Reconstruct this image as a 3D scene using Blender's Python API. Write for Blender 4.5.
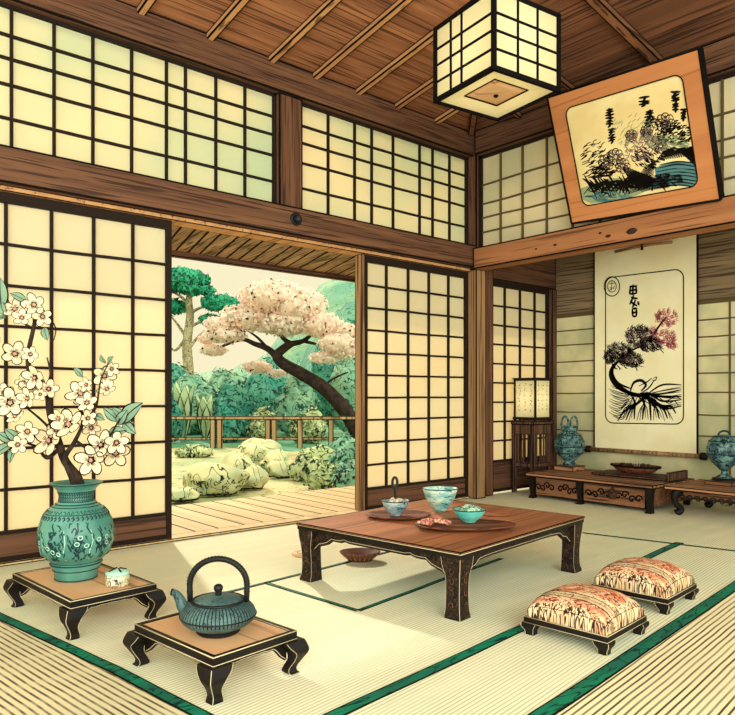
import bpy, math, random
from mathutils import Vector, Matrix, noise as mnoise
random.seed(7)
for o in list(bpy.data.objects): bpy.data.objects.remove(o)
S = bpy.context.scene
COL = S.collection
R = math.radians

# ------------------------------------------------------------------ camera, world, sun, exposure
FP, CX, HY = 697.0, 367.5, 395.0
UA = (0.757, 0.653413)            # world x axis in (right, forward)
UB = (-0.653413, 0.757)           # world y axis in (right, forward)
cam = bpy.data.objects.new('camera', bpy.data.cameras.new('camera'))
COL.objects.link(cam)
cam.location = (0, 0, 1)
cam.rotation_euler = (R(90), 0, math.atan2(-0.653413, 0.757))
cam.data.sensor_width = 36; cam.data.sensor_fit = 'HORIZONTAL'
cam.data.lens = 36 * FP / 735
cam.data.shift_y = (HY - 357.5) / 735
cam.data.clip_end = 500
S.camera = cam
S.view_settings.view_transform = 'Standard'; S.view_settings.look = 'None'
S.view_settings.gamma = 1; S.view_settings.use_curve_mapping = False
S.view_settings.exposure = 0.0

def lin(c):
    return tuple(((v/255)/12.92 if v/255 <= .04045 else ((v/255+.055)/1.055)**2.4) for v in c) + (1,)

W = bpy.data.worlds.new('sky'); S.world = W; W.use_nodes = True
nt = W.node_tree; bgn = nt.nodes['Background']
tc = nt.nodes.new('ShaderNodeTexCoord'); sx = nt.nodes.new('ShaderNodeSeparateXYZ')
nt.links.new(tc.outputs['Generated'], sx.inputs[0])
rmp = nt.nodes.new('ShaderNodeValToRGB')
nt.links.new(sx.outputs['Y'], rmp.inputs[0])
e = rmp.color_ramp.elements
e[0].position = 0.0; e[0].color = lin((226, 236, 212))
e[1].position = 0.6; e[1].color = lin((253, 243, 202))
nt.links.new(rmp.outputs[0], bgn.inputs[0])
mr = nt.nodes.new('ShaderNodeMapRange')      # sky strength raised behind the viewer, added fill for room and garden fronts
nt.links.new(sx.outputs['Y'], mr.inputs[0])
mr.inputs[1].default_value = -.35; mr.inputs[2].default_value = .45; mr.inputs[3].default_value = 2.9; mr.inputs[4].default_value = .98
nt.links.new(mr.outputs[0], bgn.inputs[1])

sd = bpy.data.lights.new('sun', 'SUN'); sd.energy = 3.3; sd.angle = R(2.5); sd.color = (1, .91, .72)
sun = bpy.data.objects.new('sun', sd); COL.objects.link(sun)
el = R(31); dv = Vector((-0.30, -1, 0)).normalized()
sun.rotation_euler = Vector((dv.x*math.cos(el), dv.y*math.cos(el), -math.sin(el))).to_track_quat('-Z', 'Y').to_euler()
sun.location = (5, 20, 12)
# added fill light behind the viewer, brightens the dim interior
ad = bpy.data.lights.new('front_fill', 'AREA'); ad.energy = 300; ad.shape = 'RECTANGLE'; ad.size = 5; ad.size_y = 2.6; ad.color = (.93, .98, .93)
ao = bpy.data.objects.new('front_fill', ad); COL.objects.link(ao); ao.location = (-.8, -2.2, 1.9)
ao.rotation_euler = Vector((.62, 1, .12)).to_track_quat('-Z', 'Y').to_euler()

# ------------------------------------------------------------------ materials
MATS = {}
def newmat(name):
    m = bpy.data.materials.new(name); m.use_nodes = True; MATS[name] = m
    return m, m.node_tree, m.node_tree.nodes['Principled BSDF']
def setp(p, rough, spec=.2, metal=0):
    p.inputs['Roughness'].default_value = rough; p.inputs['Specular IOR Level'].default_value = spec; p.inputs['Metallic'].default_value = metal
def flat(name, col, rough=.8, spec=.15, metal=0):
    m, t, p = newmat(name); p.inputs['Base Color'].default_value = lin(col); setp(p, rough, spec, metal); return m
def mixc(t, fac, a, b):
    n = t.nodes.new('ShaderNodeMix'); n.data_type = 'RGBA'
    for k, v in ((0, fac), (6, a), (7, b)):
        if hasattr(v, 'is_output'): t.links.new(v, n.inputs[k])
        else: n.inputs[k].default_value = v
    return n.outputs[2]
def ramp(t, src, p0, p1, inv=False):
    r = t.nodes.new('ShaderNodeMapRange'); r.inputs[1].default_value = p0; r.inputs[2].default_value = p1
    r.inputs[3].default_value = 1 if inv else 0; r.inputs[4].default_value = 0 if inv else 1
    t.links.new(src, r.inputs[0]); return r.outputs[0]
def coords(t, scale=(1, 1, 1), rot=(0, 0, 0)):
    c = t.nodes.new('ShaderNodeTexCoord'); m = t.nodes.new('ShaderNodeMapping')
    m.inputs['Scale'].default_value = scale; m.inputs['Rotation'].default_value = rot; m.vector_type = 'POINT'
    t.links.new(c.outputs['Object'], m.inputs[0]); return m.outputs[0]
def nz(t, vec, scale, detail=2, dist=0):
    n = t.nodes.new('ShaderNodeTexNoise'); n.inputs['Scale'].default_value = scale; n.inputs['Detail'].default_value = detail
    n.inputs['Distortion'].default_value = dist; t.links.new(vec, n.inputs['Vector']); return n.outputs[0]
def wood(name, base, alt, line, axis='x', fine=60, amt=1.0, rough=.7, spec=.2, th=.46):
    """grained wood: two tones and dark drawn grain lines along one axis"""
    m, t, p = newmat(name)
    sc = {'x': (.022, 1, 1), 'y': (1, .022, 1), 'z': (1, 1, .022)}[axis]
    v = coords(t, sc)
    c = mixc(t, ramp(t, nz(t, v, fine*.25, 3), .35, .65), lin(base), lin(alt))
    f = ramp(t, nz(t, v, fine, 2), th-.06, th+.02, True)
    mm = t.nodes.new('ShaderNodeMath'); mm.operation = 'MULTIPLY'; mm.inputs[1].default_value = amt; t.links.new(f, mm.inputs[0])
    c = mixc(t, mm.outputs[0], c, lin(line))
    t.links.new(c, p.inputs['Base Color']); setp(p, rough, spec); return m
def blotch(name, a, b, scale=4, line=None, lscale=12, lw=.03, rough=.85, spec=.15, det=3, stretch=(1, 1, 1)):
    """mottled colour with thin dark scribbled contour lines"""
    m, t, p = newmat(name)
    v = coords(t, stretch)
    c = mixc(t, ramp(t, nz(t, v, scale, det), .4, .6), lin(a), lin(b))
    if line:
        n = nz(t, v, lscale, 1.5, .8)
        s = t.nodes.new('ShaderNodeMath'); s.operation = 'SUBTRACT'; s.inputs[1].default_value = .5; t.links.new(n, s.inputs[0])
        ab = t.nodes.new('ShaderNodeMath'); ab.operation = 'ABSOLUTE'; t.links.new(s.outputs[0], ab.inputs[0])
        c = mixc(t, ramp(t, ab.outputs[0], lw*.4, lw, True), c, lin(line))
    t.links.new(c, p.inputs['Base Color']); setp(p, rough, spec); return m
def paper(name, a, b, trans=.5, scale=1.2):
    m, t, p = newmat(name); t.nodes.remove(p)
    out = t.nodes['Material Output']
    c = mixc(t, ramp(t, nz(t, coords(t), scale, 3), .35, .68), lin(a), lin(b))
    d = t.nodes.new('ShaderNodeBsdfDiffuse'); tr = t.nodes.new('ShaderNodeBsdfTranslucent'); mx = t.nodes.new('ShaderNodeMixShader')
    mx.inputs[0].default_value = trans
    t.links.new(c, d.inputs[0]); t.links.new(c, tr.inputs[0]); t.links.new(d.outputs[0], mx.inputs[1]); t.links.new(tr.outputs[0], mx.inputs[2])
    t.links.new(mx.outputs[0], out.inputs[0]); return m
def tatami(name, base, alt, line, ang, spacing, lw=.3, amt=1.0):
    m, t, p = newmat(name)
    v = coords(t, (1, 1, 1), (0, 0, ang))
    w = t.nodes.new('ShaderNodeTexWave'); w.bands_direction = 'Y'; w.inputs['Scale'].default_value = 0.314159/spacing
    w.inputs['Distortion'].default_value = .9; w.inputs['Detail'].default_value = 1.5; w.inputs['Detail Scale'].default_value = .35
    t.links.new(v, w.inputs['Vector'])
    c = mixc(t, ramp(t, nz(t, v, 1.3, 3), .38, .62), lin(base), lin(alt))
    f = ramp(t, w.outputs[1], lw*.5, lw, True)
    g = t.nodes.new('ShaderNodeMath'); g.operation = 'MULTIPLY'; t.links.new(f, g.inputs[0])
    t.links.new(ramp(t, nz(t, coords(t, (.3, 3, 1), (0, 0, ang)), 4, 2), .05, .55), g.inputs[1])
    g2 = t.nodes.new('ShaderNodeMath'); g2.operation = 'MULTIPLY'; g2.inputs[1].default_value = amt; t.links.new(g.outputs[0], g2.inputs[0])
    c = mixc(t, g2.outputs[0], c, lin(line))
    t.links.new(c, p.inputs['Base Color']); setp(p, .85, .1); return m

INK = flat('ink_black', (22, 17, 16), .8, .05)
BARK_INK = flat('lattice_bar', (38, 27, 22), .7, .1)
BROWN_BAR = flat('faded_lattice_bar', (96, 78, 52), .8, .1)
CREAMLINE = flat('cream_edge_line', (206, 184, 146), .6)
for ax in 'xyz':
    wood('beam_'+ax, (122, 82, 58), (96, 62, 45), (46, 29, 24), ax, 85, .85)
wood('beam_light_x', (176, 116, 76), (150, 94, 60), (84, 50, 36), 'y', 45, .8, th=.42)
wood('post_light', (172, 132, 92), (146, 108, 74), (82, 56, 40), 'z', 50, .9)
wood('rafter', (206, 152, 102), (184, 130, 86), (84, 52, 36), 'y', 40, .8, th=.4)
wood('rafter_x', (140, 92, 62), (112, 72, 50), (58, 36, 28), 'x', 40, .9, th=.44)
wood('kick', (112, 74, 54), (92, 60, 46), (48, 32, 27), 'x', 45, .9)
wood('kick_z', (112, 74, 54), (92, 60, 46), (48, 32, 27), 'y', 45, .9)
wood('deck', (226, 196, 146), (208, 174, 124), (140, 104, 70), 'y', 40, .6, th=.4)
wood('deck_dark', (120, 86, 60), (100, 70, 50), (50, 34, 28), 'x', 40)
wood('ceil_main', (184, 122, 84), (140, 90, 64), (66, 40, 34), 'x', 52, .85, th=.45)  # cross streaks paint in the hatched shade between the rafters
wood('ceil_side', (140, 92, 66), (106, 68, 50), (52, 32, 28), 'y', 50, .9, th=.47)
wood('thatch', (172, 138, 106), (136, 106, 80), (60, 44, 36), 'y', 60, .95, th=.47)
wood('table_top', (182, 112, 72), (142, 84, 56), (84, 44, 30), 'x', 30, .7, rough=.5, spec=.25, th=.41)
wood('tan_panel', (232, 182, 138), (216, 164, 120), (120, 82, 58), 'y', 30, .6, rough=.6, th=.38)
wood('tray_wood', (136, 78, 52), (100, 56, 40), (42, 24, 20), 'x', 40, .8, th=.46)
wood('bench_top', (190, 134, 96), (158, 108, 80), (50, 34, 28), 'y', 35, .9)
wood('bench_body', (146, 98, 68), (112, 74, 54), (40, 26, 22), 'y', 70, .9)
wood('frame_wood', (204, 134, 84), (188, 118, 72), (140, 80, 50), 'y', 22, .6, th=.38)
wood('stand_wood', (112, 78, 60), (84, 56, 44), (30, 20, 18), 'z', 60, 1)
wood('fence_wood', (184, 150, 108), (156, 122, 86), (76, 56, 40), 'z', 12, .8)
blotch('lacquer', (15, 10, 9), (24, 16, 14), 9, rough=.5, spec=.22)
blotch('carved', (20, 13, 12), (38, 25, 20), 30, (96, 68, 48), 34, .016, rough=.55, spec=.2)
blotch('fretwork', (92, 58, 42), (70, 44, 34), 12, (26, 18, 16), 22, .06, rough=.7)
paper('shoji_paper', (247, 230, 196), (244, 233, 204), .45)
paper('transom_paper', (246, 230, 194), (212, 220, 190), .45, .9)
paper('side_paper', (240, 222, 184), (216, 206, 172), .3, 1.6)
paper('lamp_paper', (248, 238, 200), (240, 230, 186), .5, 2)
blotch('alcove_plaster', (224, 208, 164), (186, 182, 142), 2.2, rough=.9)
wood('alcove_upper', (150, 124, 94), (124, 104, 78), (72, 54, 42), 'y', 60, .9, rough=.9)
wood('alcove_ceil', (100, 76, 58), (84, 62, 48), (44, 32, 28), 'y', 26, .9)
tatami('mat_mid', (250, 240, 208), (236, 234, 202), (150, 148, 112), -R(7.5), .017, .28, .6)
tatami('mat_front', (252, 232, 190), (240, 222, 180), (62, 52, 38), -R(6.5), .024, .3, .95)
tatami('mat_left', (240, 222, 180), (222, 208, 168), (66, 56, 42), -R(98), .026, .32, .9)
blotch('mat_border', (18, 128, 94), (28, 104, 84), 9, (14, 50, 46), 20, .03, rough=.7, stretch=(.3, 1, 1))
blotch('ground', (206, 184, 136), (156, 164, 116), .9, (96, 104, 76), 3.5, .012)
blotch('moss_ground', (84, 146, 116), (120, 158, 114), .7, (60, 100, 84), 3, .02)
blotch('rock', (222, 208, 160), (176, 180, 140), 2.2, (30, 32, 26), 2.6, .012)
blotch('rock_shade', (150, 160, 116), (190, 184, 140), 5, (34, 44, 38), 9, .05)  # grey-green hatch colour standing in for shade low on the rocks
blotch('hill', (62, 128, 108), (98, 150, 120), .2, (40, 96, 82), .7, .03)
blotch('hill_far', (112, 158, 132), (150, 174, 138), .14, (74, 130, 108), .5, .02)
blotch('leaf_teal', (56, 128, 112), (98, 160, 136), 1.5, (24, 62, 54), 3.0, .03)
blotch('leaf_mid', (116, 164, 138), (150, 182, 148), 1.5, (40, 76, 64), 3.0, .03)
blotch('leaf_olive', (168, 178, 126), (200, 200, 150), 2, (44, 48, 36), 4, .04)
blotch('pine_green', (40, 146, 108), (66, 166, 124), 1.5, (18, 72, 58), 5, .04)
paper('blossom_tree', (254, 240, 226), (250, 228, 212), .5, 2)
flat('leaf_ink', (34, 58, 50)); paper('blossom_pink', (244, 206, 196), (236, 190, 180), .5, 2); flat('pale_leaf', (196, 208, 160))
blotch('bark', (58, 42, 34), (34, 26, 22), 6, rough=.9)
blotch('branch_bark', (34, 26, 24), (64, 48, 40), 30, rough=.9)
blotch('pine_bark', (190, 170, 132), (150, 130, 98), 3, (60, 46, 36), 6, .03)
blotch('celadon', (66, 124, 112), (92, 148, 132), 6, rough=.35, spec=.4)
flat('glaze_dark', (20, 46, 54), .4, .3); flat('glaze_light', (176, 216, 196), .4, .3)
blotch('kettle_iron', (88, 120, 118), (62, 92, 94), 5, (26, 40, 44), 70, .03, rough=.5, spec=.35, stretch=(1, 1, .12))
flat('iron_black', (20, 19, 20), .5, .3)
blotch('blue_pot', (50, 88, 100), (110, 148, 142), 16, (14, 26, 34), 20, .06, rough=.4, spec=.35)
blotch('bowl_glaze', (110, 178, 176), (206, 224, 204), 9, (30, 60, 70), 14, .02, rough=.35, spec=.4, stretch=(1, 1, 3))
blotch('bowl_turq', (88, 190, 180), (120, 206, 190), 8, rough=.35, spec=.4)
blotch('bowl_grey', (120, 146, 156), (178, 192, 188), 9, (30, 44, 54), 14, .02, rough=.4, spec=.4, stretch=(1, 1, 3))
blotch('food_cream', (238, 224, 196), (190, 170, 150), 40, (60, 44, 38), 50, .03)
blotch('food_green', (220, 234, 210), (90, 150, 120), 30, (30, 60, 54), 40, .04)
blotch('food_red', (196, 50, 52), (232, 190, 160), 60, (60, 24, 24), 60, .04)
blotch('brocade', (226, 130, 92), (244, 206, 164), 26, (112, 52, 44), 42, .045, rough=.85, stretch=(1, .6, .8))
blotch('brocade_side', (234, 178, 134), (244, 214, 172), 20, (58, 34, 32), 55, .09, rough=.85, stretch=(1.2, 1.2, .16))
blotch('brocade_band', (232, 206, 162), (210, 178, 136), 14, (140, 90, 66), 30, .03, rough=.85)
blotch('scroll_paper', (254, 242, 204), (248, 232, 188), 2.5, rough=.9)
blotch('art_paper', (244, 222, 166), (234, 206, 146), 3, rough=.9)
flat('art_pink', (214, 108, 120), .9); flat('art_mauve', (150, 112, 116), .9); flat('art_wash', (190, 170, 130), .9)
flat('art_teal', (84, 128, 132), .9); flat('art_green', (150, 160, 120), .9)
flat('petal', (240, 214, 178), .8); flat('petal_heart', (206, 140, 128), .8); flat('vase_leaf', (126, 152, 128), .8)
blotch('jar_glass', (196, 190, 160), (236, 224, 190), 40, (50, 44, 38), 50, .05, rough=.3, spec=.4)
flat('bulb_white', (255, 244, 210), .5)

# ------------------------------------------------------------------ mesh helper
class MB:
    def __init__(s): s.v = []; s.f = []; s.mi = []; s.sm = []
    def face(s, pts, m=0, smooth=False):
        n = len(s.v); s.v += [tuple(p) for p in pts]; s.f.append(tuple(range(n, n+len(pts)))); s.mi.append(m); s.sm.append(smooth)
    def quad_ink(s, a, b, c, d, w, m=0, mi=1):
        a, b, c, d = map(Vector, (a, b, c, d))
        lu = (b-a).length; lv = (d-a).length
        if w <= 0 or lu < 1e-6 or lv < 1e-6: s.face((a, b, c, d), m); return
        fu = min(w/lu, .4); fv = min(w/lv, .4)
        def P(u, v): return (a*(1-u)+b*u)*(1-v)+(d*(1-u)+c*u)*v
        i = [P(fu, fv), P(1-fu, fv), P(1-fu, 1-fv), P(fu, 1-fv)]; o = [a, b, c, d]
        s.face(i, m)
        for k in range(4): s.face((o[k], o[(k+1) % 4], i[(k+1) % 4], i[k]), mi)
    def box(s, x0, x1, y0, y1, z0, z1, ink=0, m=0, mi=1, M=None):
        p = [Vector((x, y, z)) for z in (z0, z1) for y in (y0, y1) for x in (x0, x1)]
        if M is not None: p = [M @ q for q in p]
        for q in ((0, 2, 3, 1), (4, 5, 7, 6), (0, 1, 5, 4), (2, 6, 7, 3), (0, 4, 6, 2), (1, 3, 7, 5)):
            s.quad_ink(*[p[i] for i in q], ink, m, mi)
    def hexa(s, bot, top, ink=0, m=0, mi=1):
        """prism between two 4-point loops (counter-clockwise seen from above)"""
        b = [Vector(q) for q in bot]; t = [Vector(q) for q in top]
        s.quad_ink(b[3], b[2], b[1], b[0], ink, m, mi); s.quad_ink(*t, ink, m, mi)
        for k in range(4): s.quad_ink(b[k], b[(k+1) % 4], t[(k+1) % 4], t[k], ink, m, mi)
    def lathe(s, prof, n=40, c=(0, 0, 0), m=0, mfun=None, sx=1, sy=1, smooth=True, lobes=0, lobe=0):
        base = len(s.v)
        for (r, z) in prof:
            for k in range(n):
                a = 2*math.pi*k/n; rr = r*(1+lobe*math.cos(lobes*a)) if lobes else r
                s.v.append((c[0]+rr*math.cos(a)*sx, c[1]+rr*math.sin(a)*sy, c[2]+z))
        for i in range(len(prof)-1):
            for k in range(n):
                s.f.append((base+i*n+k, base+i*n+(k+1) % n, base+(i+1)*n+(k+1) % n, base+(i+1)*n+k))
                s.mi.append(mfun(i, k) if mfun else m); s.sm.append(smooth)
    def tube(s, pts, rad, n=10, m=0, cap=True, flat=1.0):
        pts = [Vector(p) for p in pts]
        if not hasattr(rad, '__len__'): rad = [rad]*len(pts)
        base = len(s.v); N = None
        for i, p in enumerate(pts):
            T = (pts[min(i+1, len(pts)-1)]-pts[max(i-1, 0)]).normalized()
            if N is None:
                N = T.orthogonal().normalized()
            N = (N-T*N.dot(T)).normalized(); B = T.cross(N)
            for k in range(n):
                a = 2*math.pi*k/n
                s.v.append(tuple(p+(N*math.cos(a)+B*math.sin(a)*flat)*rad[i]))
        for i in range(len(pts)-1):
            for k in range(n):
                s.f.append((base+i*n+k, base+i*n+(k+1) % n, base+(i+1)*n+(k+1) % n, base+(i+1)*n+k)); s.mi.append(m); s.sm.append(True)
        if cap:
            s.f.append(tuple(base+k for k in range(n))[::-1]); s.mi.append(m); s.sm.append(False)
            e0 = base+(len(pts)-1)*n
            s.f.append(tuple(e0+k for k in range(n))); s.mi.append(m); s.sm.append(False)
    def ribbon(s, pts, w, nrm, m=0, taper=True):
        """a painted brush stroke lying on a surface"""
        pts = [Vector(p) for p in pts]; L = []; n = len(pts)
        for i, p in enumerate(pts):
            T = (pts[min(i+1, n-1)]-pts[max(i-1, 0)])
            if T.length < 1e-9: T = Vector((0, 0, 1))
            nn = nrm(p) if callable(nrm) else nrm
            sd_ = T.cross(nn).normalized(); f = 1 if not taper else .35+.65*math.sin(math.pi*(i+.35)/(n-1+.7))
            L.append((p+sd_*w*.5*f, p-sd_*w*.5*f))
        for i in range(n-1): s.face((L[i][0], L[i][1], L[i+1][1], L[i+1][0]), m)
    def ico(s, c, r, sub=2, m=0, amp=.0, fr=1.5, seed=0, scl=(1, 1, 1), floor=None, rz=0):
        import bmesh
        bm = bmesh.new(); bmesh.ops.create_icosphere(bm, subdivisions=sub, radius=1)
        base = len(s.v); cr, sr = math.cos(rz), math.sin(rz)
        for v in bm.verts:
            q = v.co.copy(); d = 1+amp*mnoise.noise(q*fr+Vector((seed*3.7, seed*1.3, seed)))
            x, y, z = q.x*r*scl[0]*d, q.y*r*scl[1]*d, q.z*r*scl[2]*d
            x, y = x*cr-y*sr, x*sr+y*cr
            z += c[2]
            if floor is not None: z = max(z, floor)
            s.v.append((x+c[0], y+c[1], z))
        for f in bm.faces:
            s.f.append(tuple(base+v.index for v in f.verts)); s.mi.append(m); s.sm.append(True)
        bm.free()
    def build(s, name, mats, parent=None, world=False, label=None):
        me = bpy.data.meshes.new(name)
        vs = s.v
        if world and parent is not None:
            M = Matrix.LocRotScale(parent.location, parent.rotation_euler, None).inverted()
            vs = [tuple(M @ Vector(v)) for v in vs]
        me.from_pydata(vs, [], s.f)
        for m in mats: me.materials.append(MATS[m])
        me.polygons.foreach_set('material_index', [min(i, len(mats)-1) for i in s.mi])
        me.polygons.foreach_set('use_smooth', s.sm)
        me.update()
        o = bpy.data.objects.new(name, me); COL.objects.link(o)
        if parent is not None: o.parent = parent
        if label: o['label'] = label
        return o

def thing(name, label, cat, loc=(0, 0, 0), rz=0, group=None):
    o = bpy.data.objects.new(name, None); COL.objects.link(o); o.empty_display_size = .1
    o.location = loc; o.rotation_euler = (0, 0, rz); o['label'] = label; o['category'] = cat
    if group: o['group'] = group
    return o
def tag(o, label, cat, group=None, kind=None):
    o['label'] = label; o['category'] = cat
    if group: o['group'] = group
    if kind: o['kind'] = kind
    return o
def struct(o): o['kind'] = 'structure'; return o
def sempty(name, loc=(0, 0, 0)):
    o = bpy.data.objects.new(name, None); COL.objects.link(o); o.location = loc; o['kind'] = 'structure'; return o
# measured distances of the photograph: where a seen point lies on a real plane of the room
def ray(px, py):
    r = (px-CX)/FP; return Vector((r*UA[0]+UA[1], r*UB[0]+UB[1], (HY-py)/FP))
def on_x(px, py, x): r = ray(px, py); return Vector((0, 0, 1))+r*(x/r.x)
def at_depth(px, py, d): return Vector((0, 0, 1))+ray(px, py)*d
RIGHT = Vector((UA[0], UB[0], 0)); FWD = Vector((UA[1], UB[1], 0))

# ------------------------------------------------------------------ floor
WY, WX, WB = 4.525, 5.21, 6.58       # garden wall, tokonoma opening, alcove back wall
def l1(y): return .8+(3.46-y)*.156
def l3(x): return 1.29+.1055*(x-1.85)
y_m = 1.215; x_m = l1(y_m)
b = MB()
b.face(((l1(WY+.06), WY+.06, 0), (x_m, y_m, 0), (6.7, l3(6.7), 0), (6.7, WY+.06, 0)), 0)
b.face(((x_m, y_m, 0), (l1(-3), -3, 0), (6.7, -3, 0), (6.7, l3(6.7), 0)), 1)
b.face(((l1(WY+.06), WY+.06, 0), (-1.6, WY+.06, 0), (-1.6, -3, 0), (l1(-3), -3, 0), (x_m, y_m, 0)), 2)
b.face(((-1.6, WY+.06, -.12), (6.7, WY+.06, -.12), (6.7, -3, -.12), (-1.6, -3, -.12)), 0)
floor = struct(b.build('floor', ['mat_mid', 'mat_front', 'mat_left']))
def border(pts, w, wob=.004):
    b = MB(); out = []
    P = [Vector((p[0], p[1], 0)) for p in pts]; Q = []
    for i in range(len(P)-1):
        n = max(2, int((P[i+1]-P[i]).length/.12))
        for k in range(n): Q.append(P[i].lerp(P[i+1], k/n))
    Q.append(P[-1])
    L = []
    for i, p in enumerate(Q):
        T = (Q[min(i+1, len(Q)-1)]-Q[max(i-1, 0)]).normalized(); N = Vector((-T.y, T.x, 0))
        j = mnoise.noise(p*3)*wob
        L.append([p+N*(o+j) for o in (w/2+.004, w/2-.002, -w/2+.002, -w/2-.004)])
    z = Vector((0, 0, .003))
    for i in range(len(L)-1):
        for k, m in ((0, 1), (1, 0), (2, 1)):
            b.face((L[i][k]+z, L[i][k+1]+z, L[i+1][k+1]+z, L[i+1][k]+z), m)
        for k in (0, 3):
            b.face((L[i][k], L[i][k]+z, L[i+1][k]+z, L[i+1][k]), 1)
    return b.build('mat_border', ['mat_border', 'ink_black'], floor)
border([(.64, 4.45), (.8, 3.46), (.96, 2.52), (1.03, 1.99), (1.1, 1.4)], .042)
border([(1.12, 1.69), (1.346, 1.715), (2.477, 1.831), (4.02, 2.111), (4.68, 2.19)], .045)
border([(1.3, 1.235), (1.847, 1.292), (3.841, 1.505), (5.2, 1.67)], .055)
border([(4.36, 3.3), (4.51, 2.684), (4.70, 1.843), (4.8, 1.3)], .02)
border([(2.01, 3.163), (2.03, 2.95), (2.075, 2.471)], .018)
border([(2.075, 2.471), (2.846, 2.603), (3.4, 2.69)], .018)
border([(1.6, 3.11), (1.783, 3.134), (2.297, 3.19), (3.4, 3.32)], .018)

# ------------------------------------------------------------------ garden wall (left) and its beams
def bar_grid(xs, zs, y0, y1, w, x0, x1, z0, z1, b, m=0, wig=.004):
    """shoji lattice in the garden-wall plane"""
    for x in xs: b.box(x-w/2, x+w/2, y0, y1, z0, z1, m=m)
    for z in zs:
        n = 10
        for k in range(n):
            xa = x0+(x1-x0)*k/n; xb = x0+(x1-x0)*(k+1)/n
            za = z+mnoise.noise(Vector((xa*3, z*5, 0)))*wig; zb = z+mnoise.noise(Vector((xb*3, z*5, 0)))*wig
            b.hexa([(xa, y0+.003, za-w/2), (xb, y0+.003, zb-w/2), (xb, y1, zb-w/2), (xa, y1, za-w/2)],
                   [(xa, y0+.003, za+w/2), (xb, y0+.003, zb+w/2), (xb, y1, zb+w/2), (xa, y1, za+w/2)], m=m)
def shoji_door(name, x0, x1, xs, rows, zk, ztop, y, black=True):
    d = sempty(name, ((x0+x1)/2, y, 0)); fw = .035
    b = MB(); b.box(x0+.01, x1-.01, y+.012, y+.016, zk, ztop); b.build('paper', ['shoji_paper'], d, True)
    b = MB()
    b.box(x0, x0+fw, y-.02, y+.02, .02, ztop+.03); b.box(x1-fw, x1, y-.02, y+.02, .02, ztop+.03)
    b.box(x0, x1, y-.021, y+.021, ztop, ztop+.06); b.box(x0, x1, y-.019, y+.019, .02, .05); b.box(x0, x1, y-.019, y+.019, zk-.02, zk)
    b.build('frame', ['lattice_bar'], d, True)
    b = MB(); zs = [zk+(ztop-zk)*k/rows for k in range(1, rows)]
    bar_grid(xs, zs, y-.012, y+.010, .017, x0+fw, x1-fw, zk, ztop, b)
    b.build('lattice', ['lattice_bar'], d, True)
    b = MB(); b.box(x0+fw, x1-fw, y-.008, y+.008, .05, zk-.02); b.build('kick_panel', ['kick'], d, True)
    return d
shoji_door('door_1', .80, 2.10, [2.09-.255*k for k in range(1, 5)], 8, .20, 2.13, 4.50)
shoji_door('door_2', -.70, .80, [.79-.25*k for k in range(1, 6)], 8, .20, 2.13, 4.55)
shoji_door('door_3', 3.835, 5.16, [3.835+.265*k for k in range(1, 5)], 10, .21, 2.13, 4.50)
def transom(name, x0, x1, xs, zs, y, mats=('transom_paper', 'lattice_bar'), w=.016):
    d = sempty(name, ((x0+x1)/2, y, 2.44))
    b = MB(); b.box(x0, x1, y+.012, y+.016, 2.44, 3.30); b.build('paper', [mats[0]], d, True)
    b = MB(); bar_grid(xs, zs, y-.012, y+.010, w, x0, x1, 2.44, 3.30, b)
    b.build('lattice', [mats[1]], d, True)
    b = MB()
    b.box(x0, x0+.022, y-.02, y+.018, 2.44, 3.30); b.box(x1-.022, x1, y-.02, y+.018, 2.44, 3.30)
    b.box(x0, x1, y-.02, y+.018, 2.44, 2.458); b.box(x0, x1, y-.02, y+.018, 3.282, 3.30)
    b.build('frame', ['lattice_bar'], d, True)
ZR = [2.63, 2.829, 2.987, 3.124]
transom('window_1', -.70, 2.95, [-.45, -.2, .05, .3, .55, .85, 1.10, 1.34, 1.575, 1.827, 2.07, 2.21, 2.445, 2.684], ZR, 4.50)
transom('window_2', 3.165, 5.16, [3.46, 3.74, 3.93, 4.18, 4.51, 4.68, 4.91], ZR, 4.50)
def beam(name, args, mat='beam_x', ink=.012, par=None):
    b = MB(); b.box(*args, ink); o = b.build(name, [mat, 'ink_black'], par)
    if par is None: struct(o)
    return o
wl = sempty('wall_left', (2.2, WY, 0))
def wl_beam(name, args, mat='beam_x', ink=.012):
    b = MB(); b.box(*args, ink); return b.build(name, [mat, 'ink_black'], wl, True)
wl_beam('top_beam', (-.8, 5.2, 4.42, 4.60, 3.30, 3.53))
wl_beam('middle_beam', (-.8, 5.2, 4.40, 4.60, 2.225, 2.44))
wl_beam('lintel', (-.8, 5.16, 4.455, 4.60, 2.19, 2.225), 'rafter', .006)
wl_beam('post', (2.95, 3.165, 4.44, 4.58, 2.44, 3.30), 'beam_z')
wl_beam('door_post', (3.795, 3.833, 4.47, 4.56, 0, 2.19), 'post_light', .006)
wl_beam('door_post', (-.8, -.70, 4.45, 4.58, 0, 2.19), 'beam_z', .006)
wl_beam('sill', (-.8, 5.16, 4.465, 4.60, 0, .02), 'deck', .006)
# round metal boss on the middle beam under the post
b = MB(); b.lathe([(0, 0), (.028, .002), (.03, .012), (.048, .014), (.05, 0)], 20)
o = b.build('beam_boss', ['iron_black'], wl); o.location = (3.07-wl.location.x, 4.398-WY, 2.345); o.rotation_euler = (R(90), 0, 0)
wl_beam('door_post', (5.16, 5.30, 4.38, 4.525, 0, 2.21), 'post_light', .009)
wl_beam('corner_post', (5.165, 5.29, 4.385, 4.60, 2.21, 3.53), 'beam_z', .012)
# darker inner post of the alcove
beam('trim_1', (5.30, 5.49, 4.44, 4.60, 0, 2.6), 'beam_z', .008)

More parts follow.
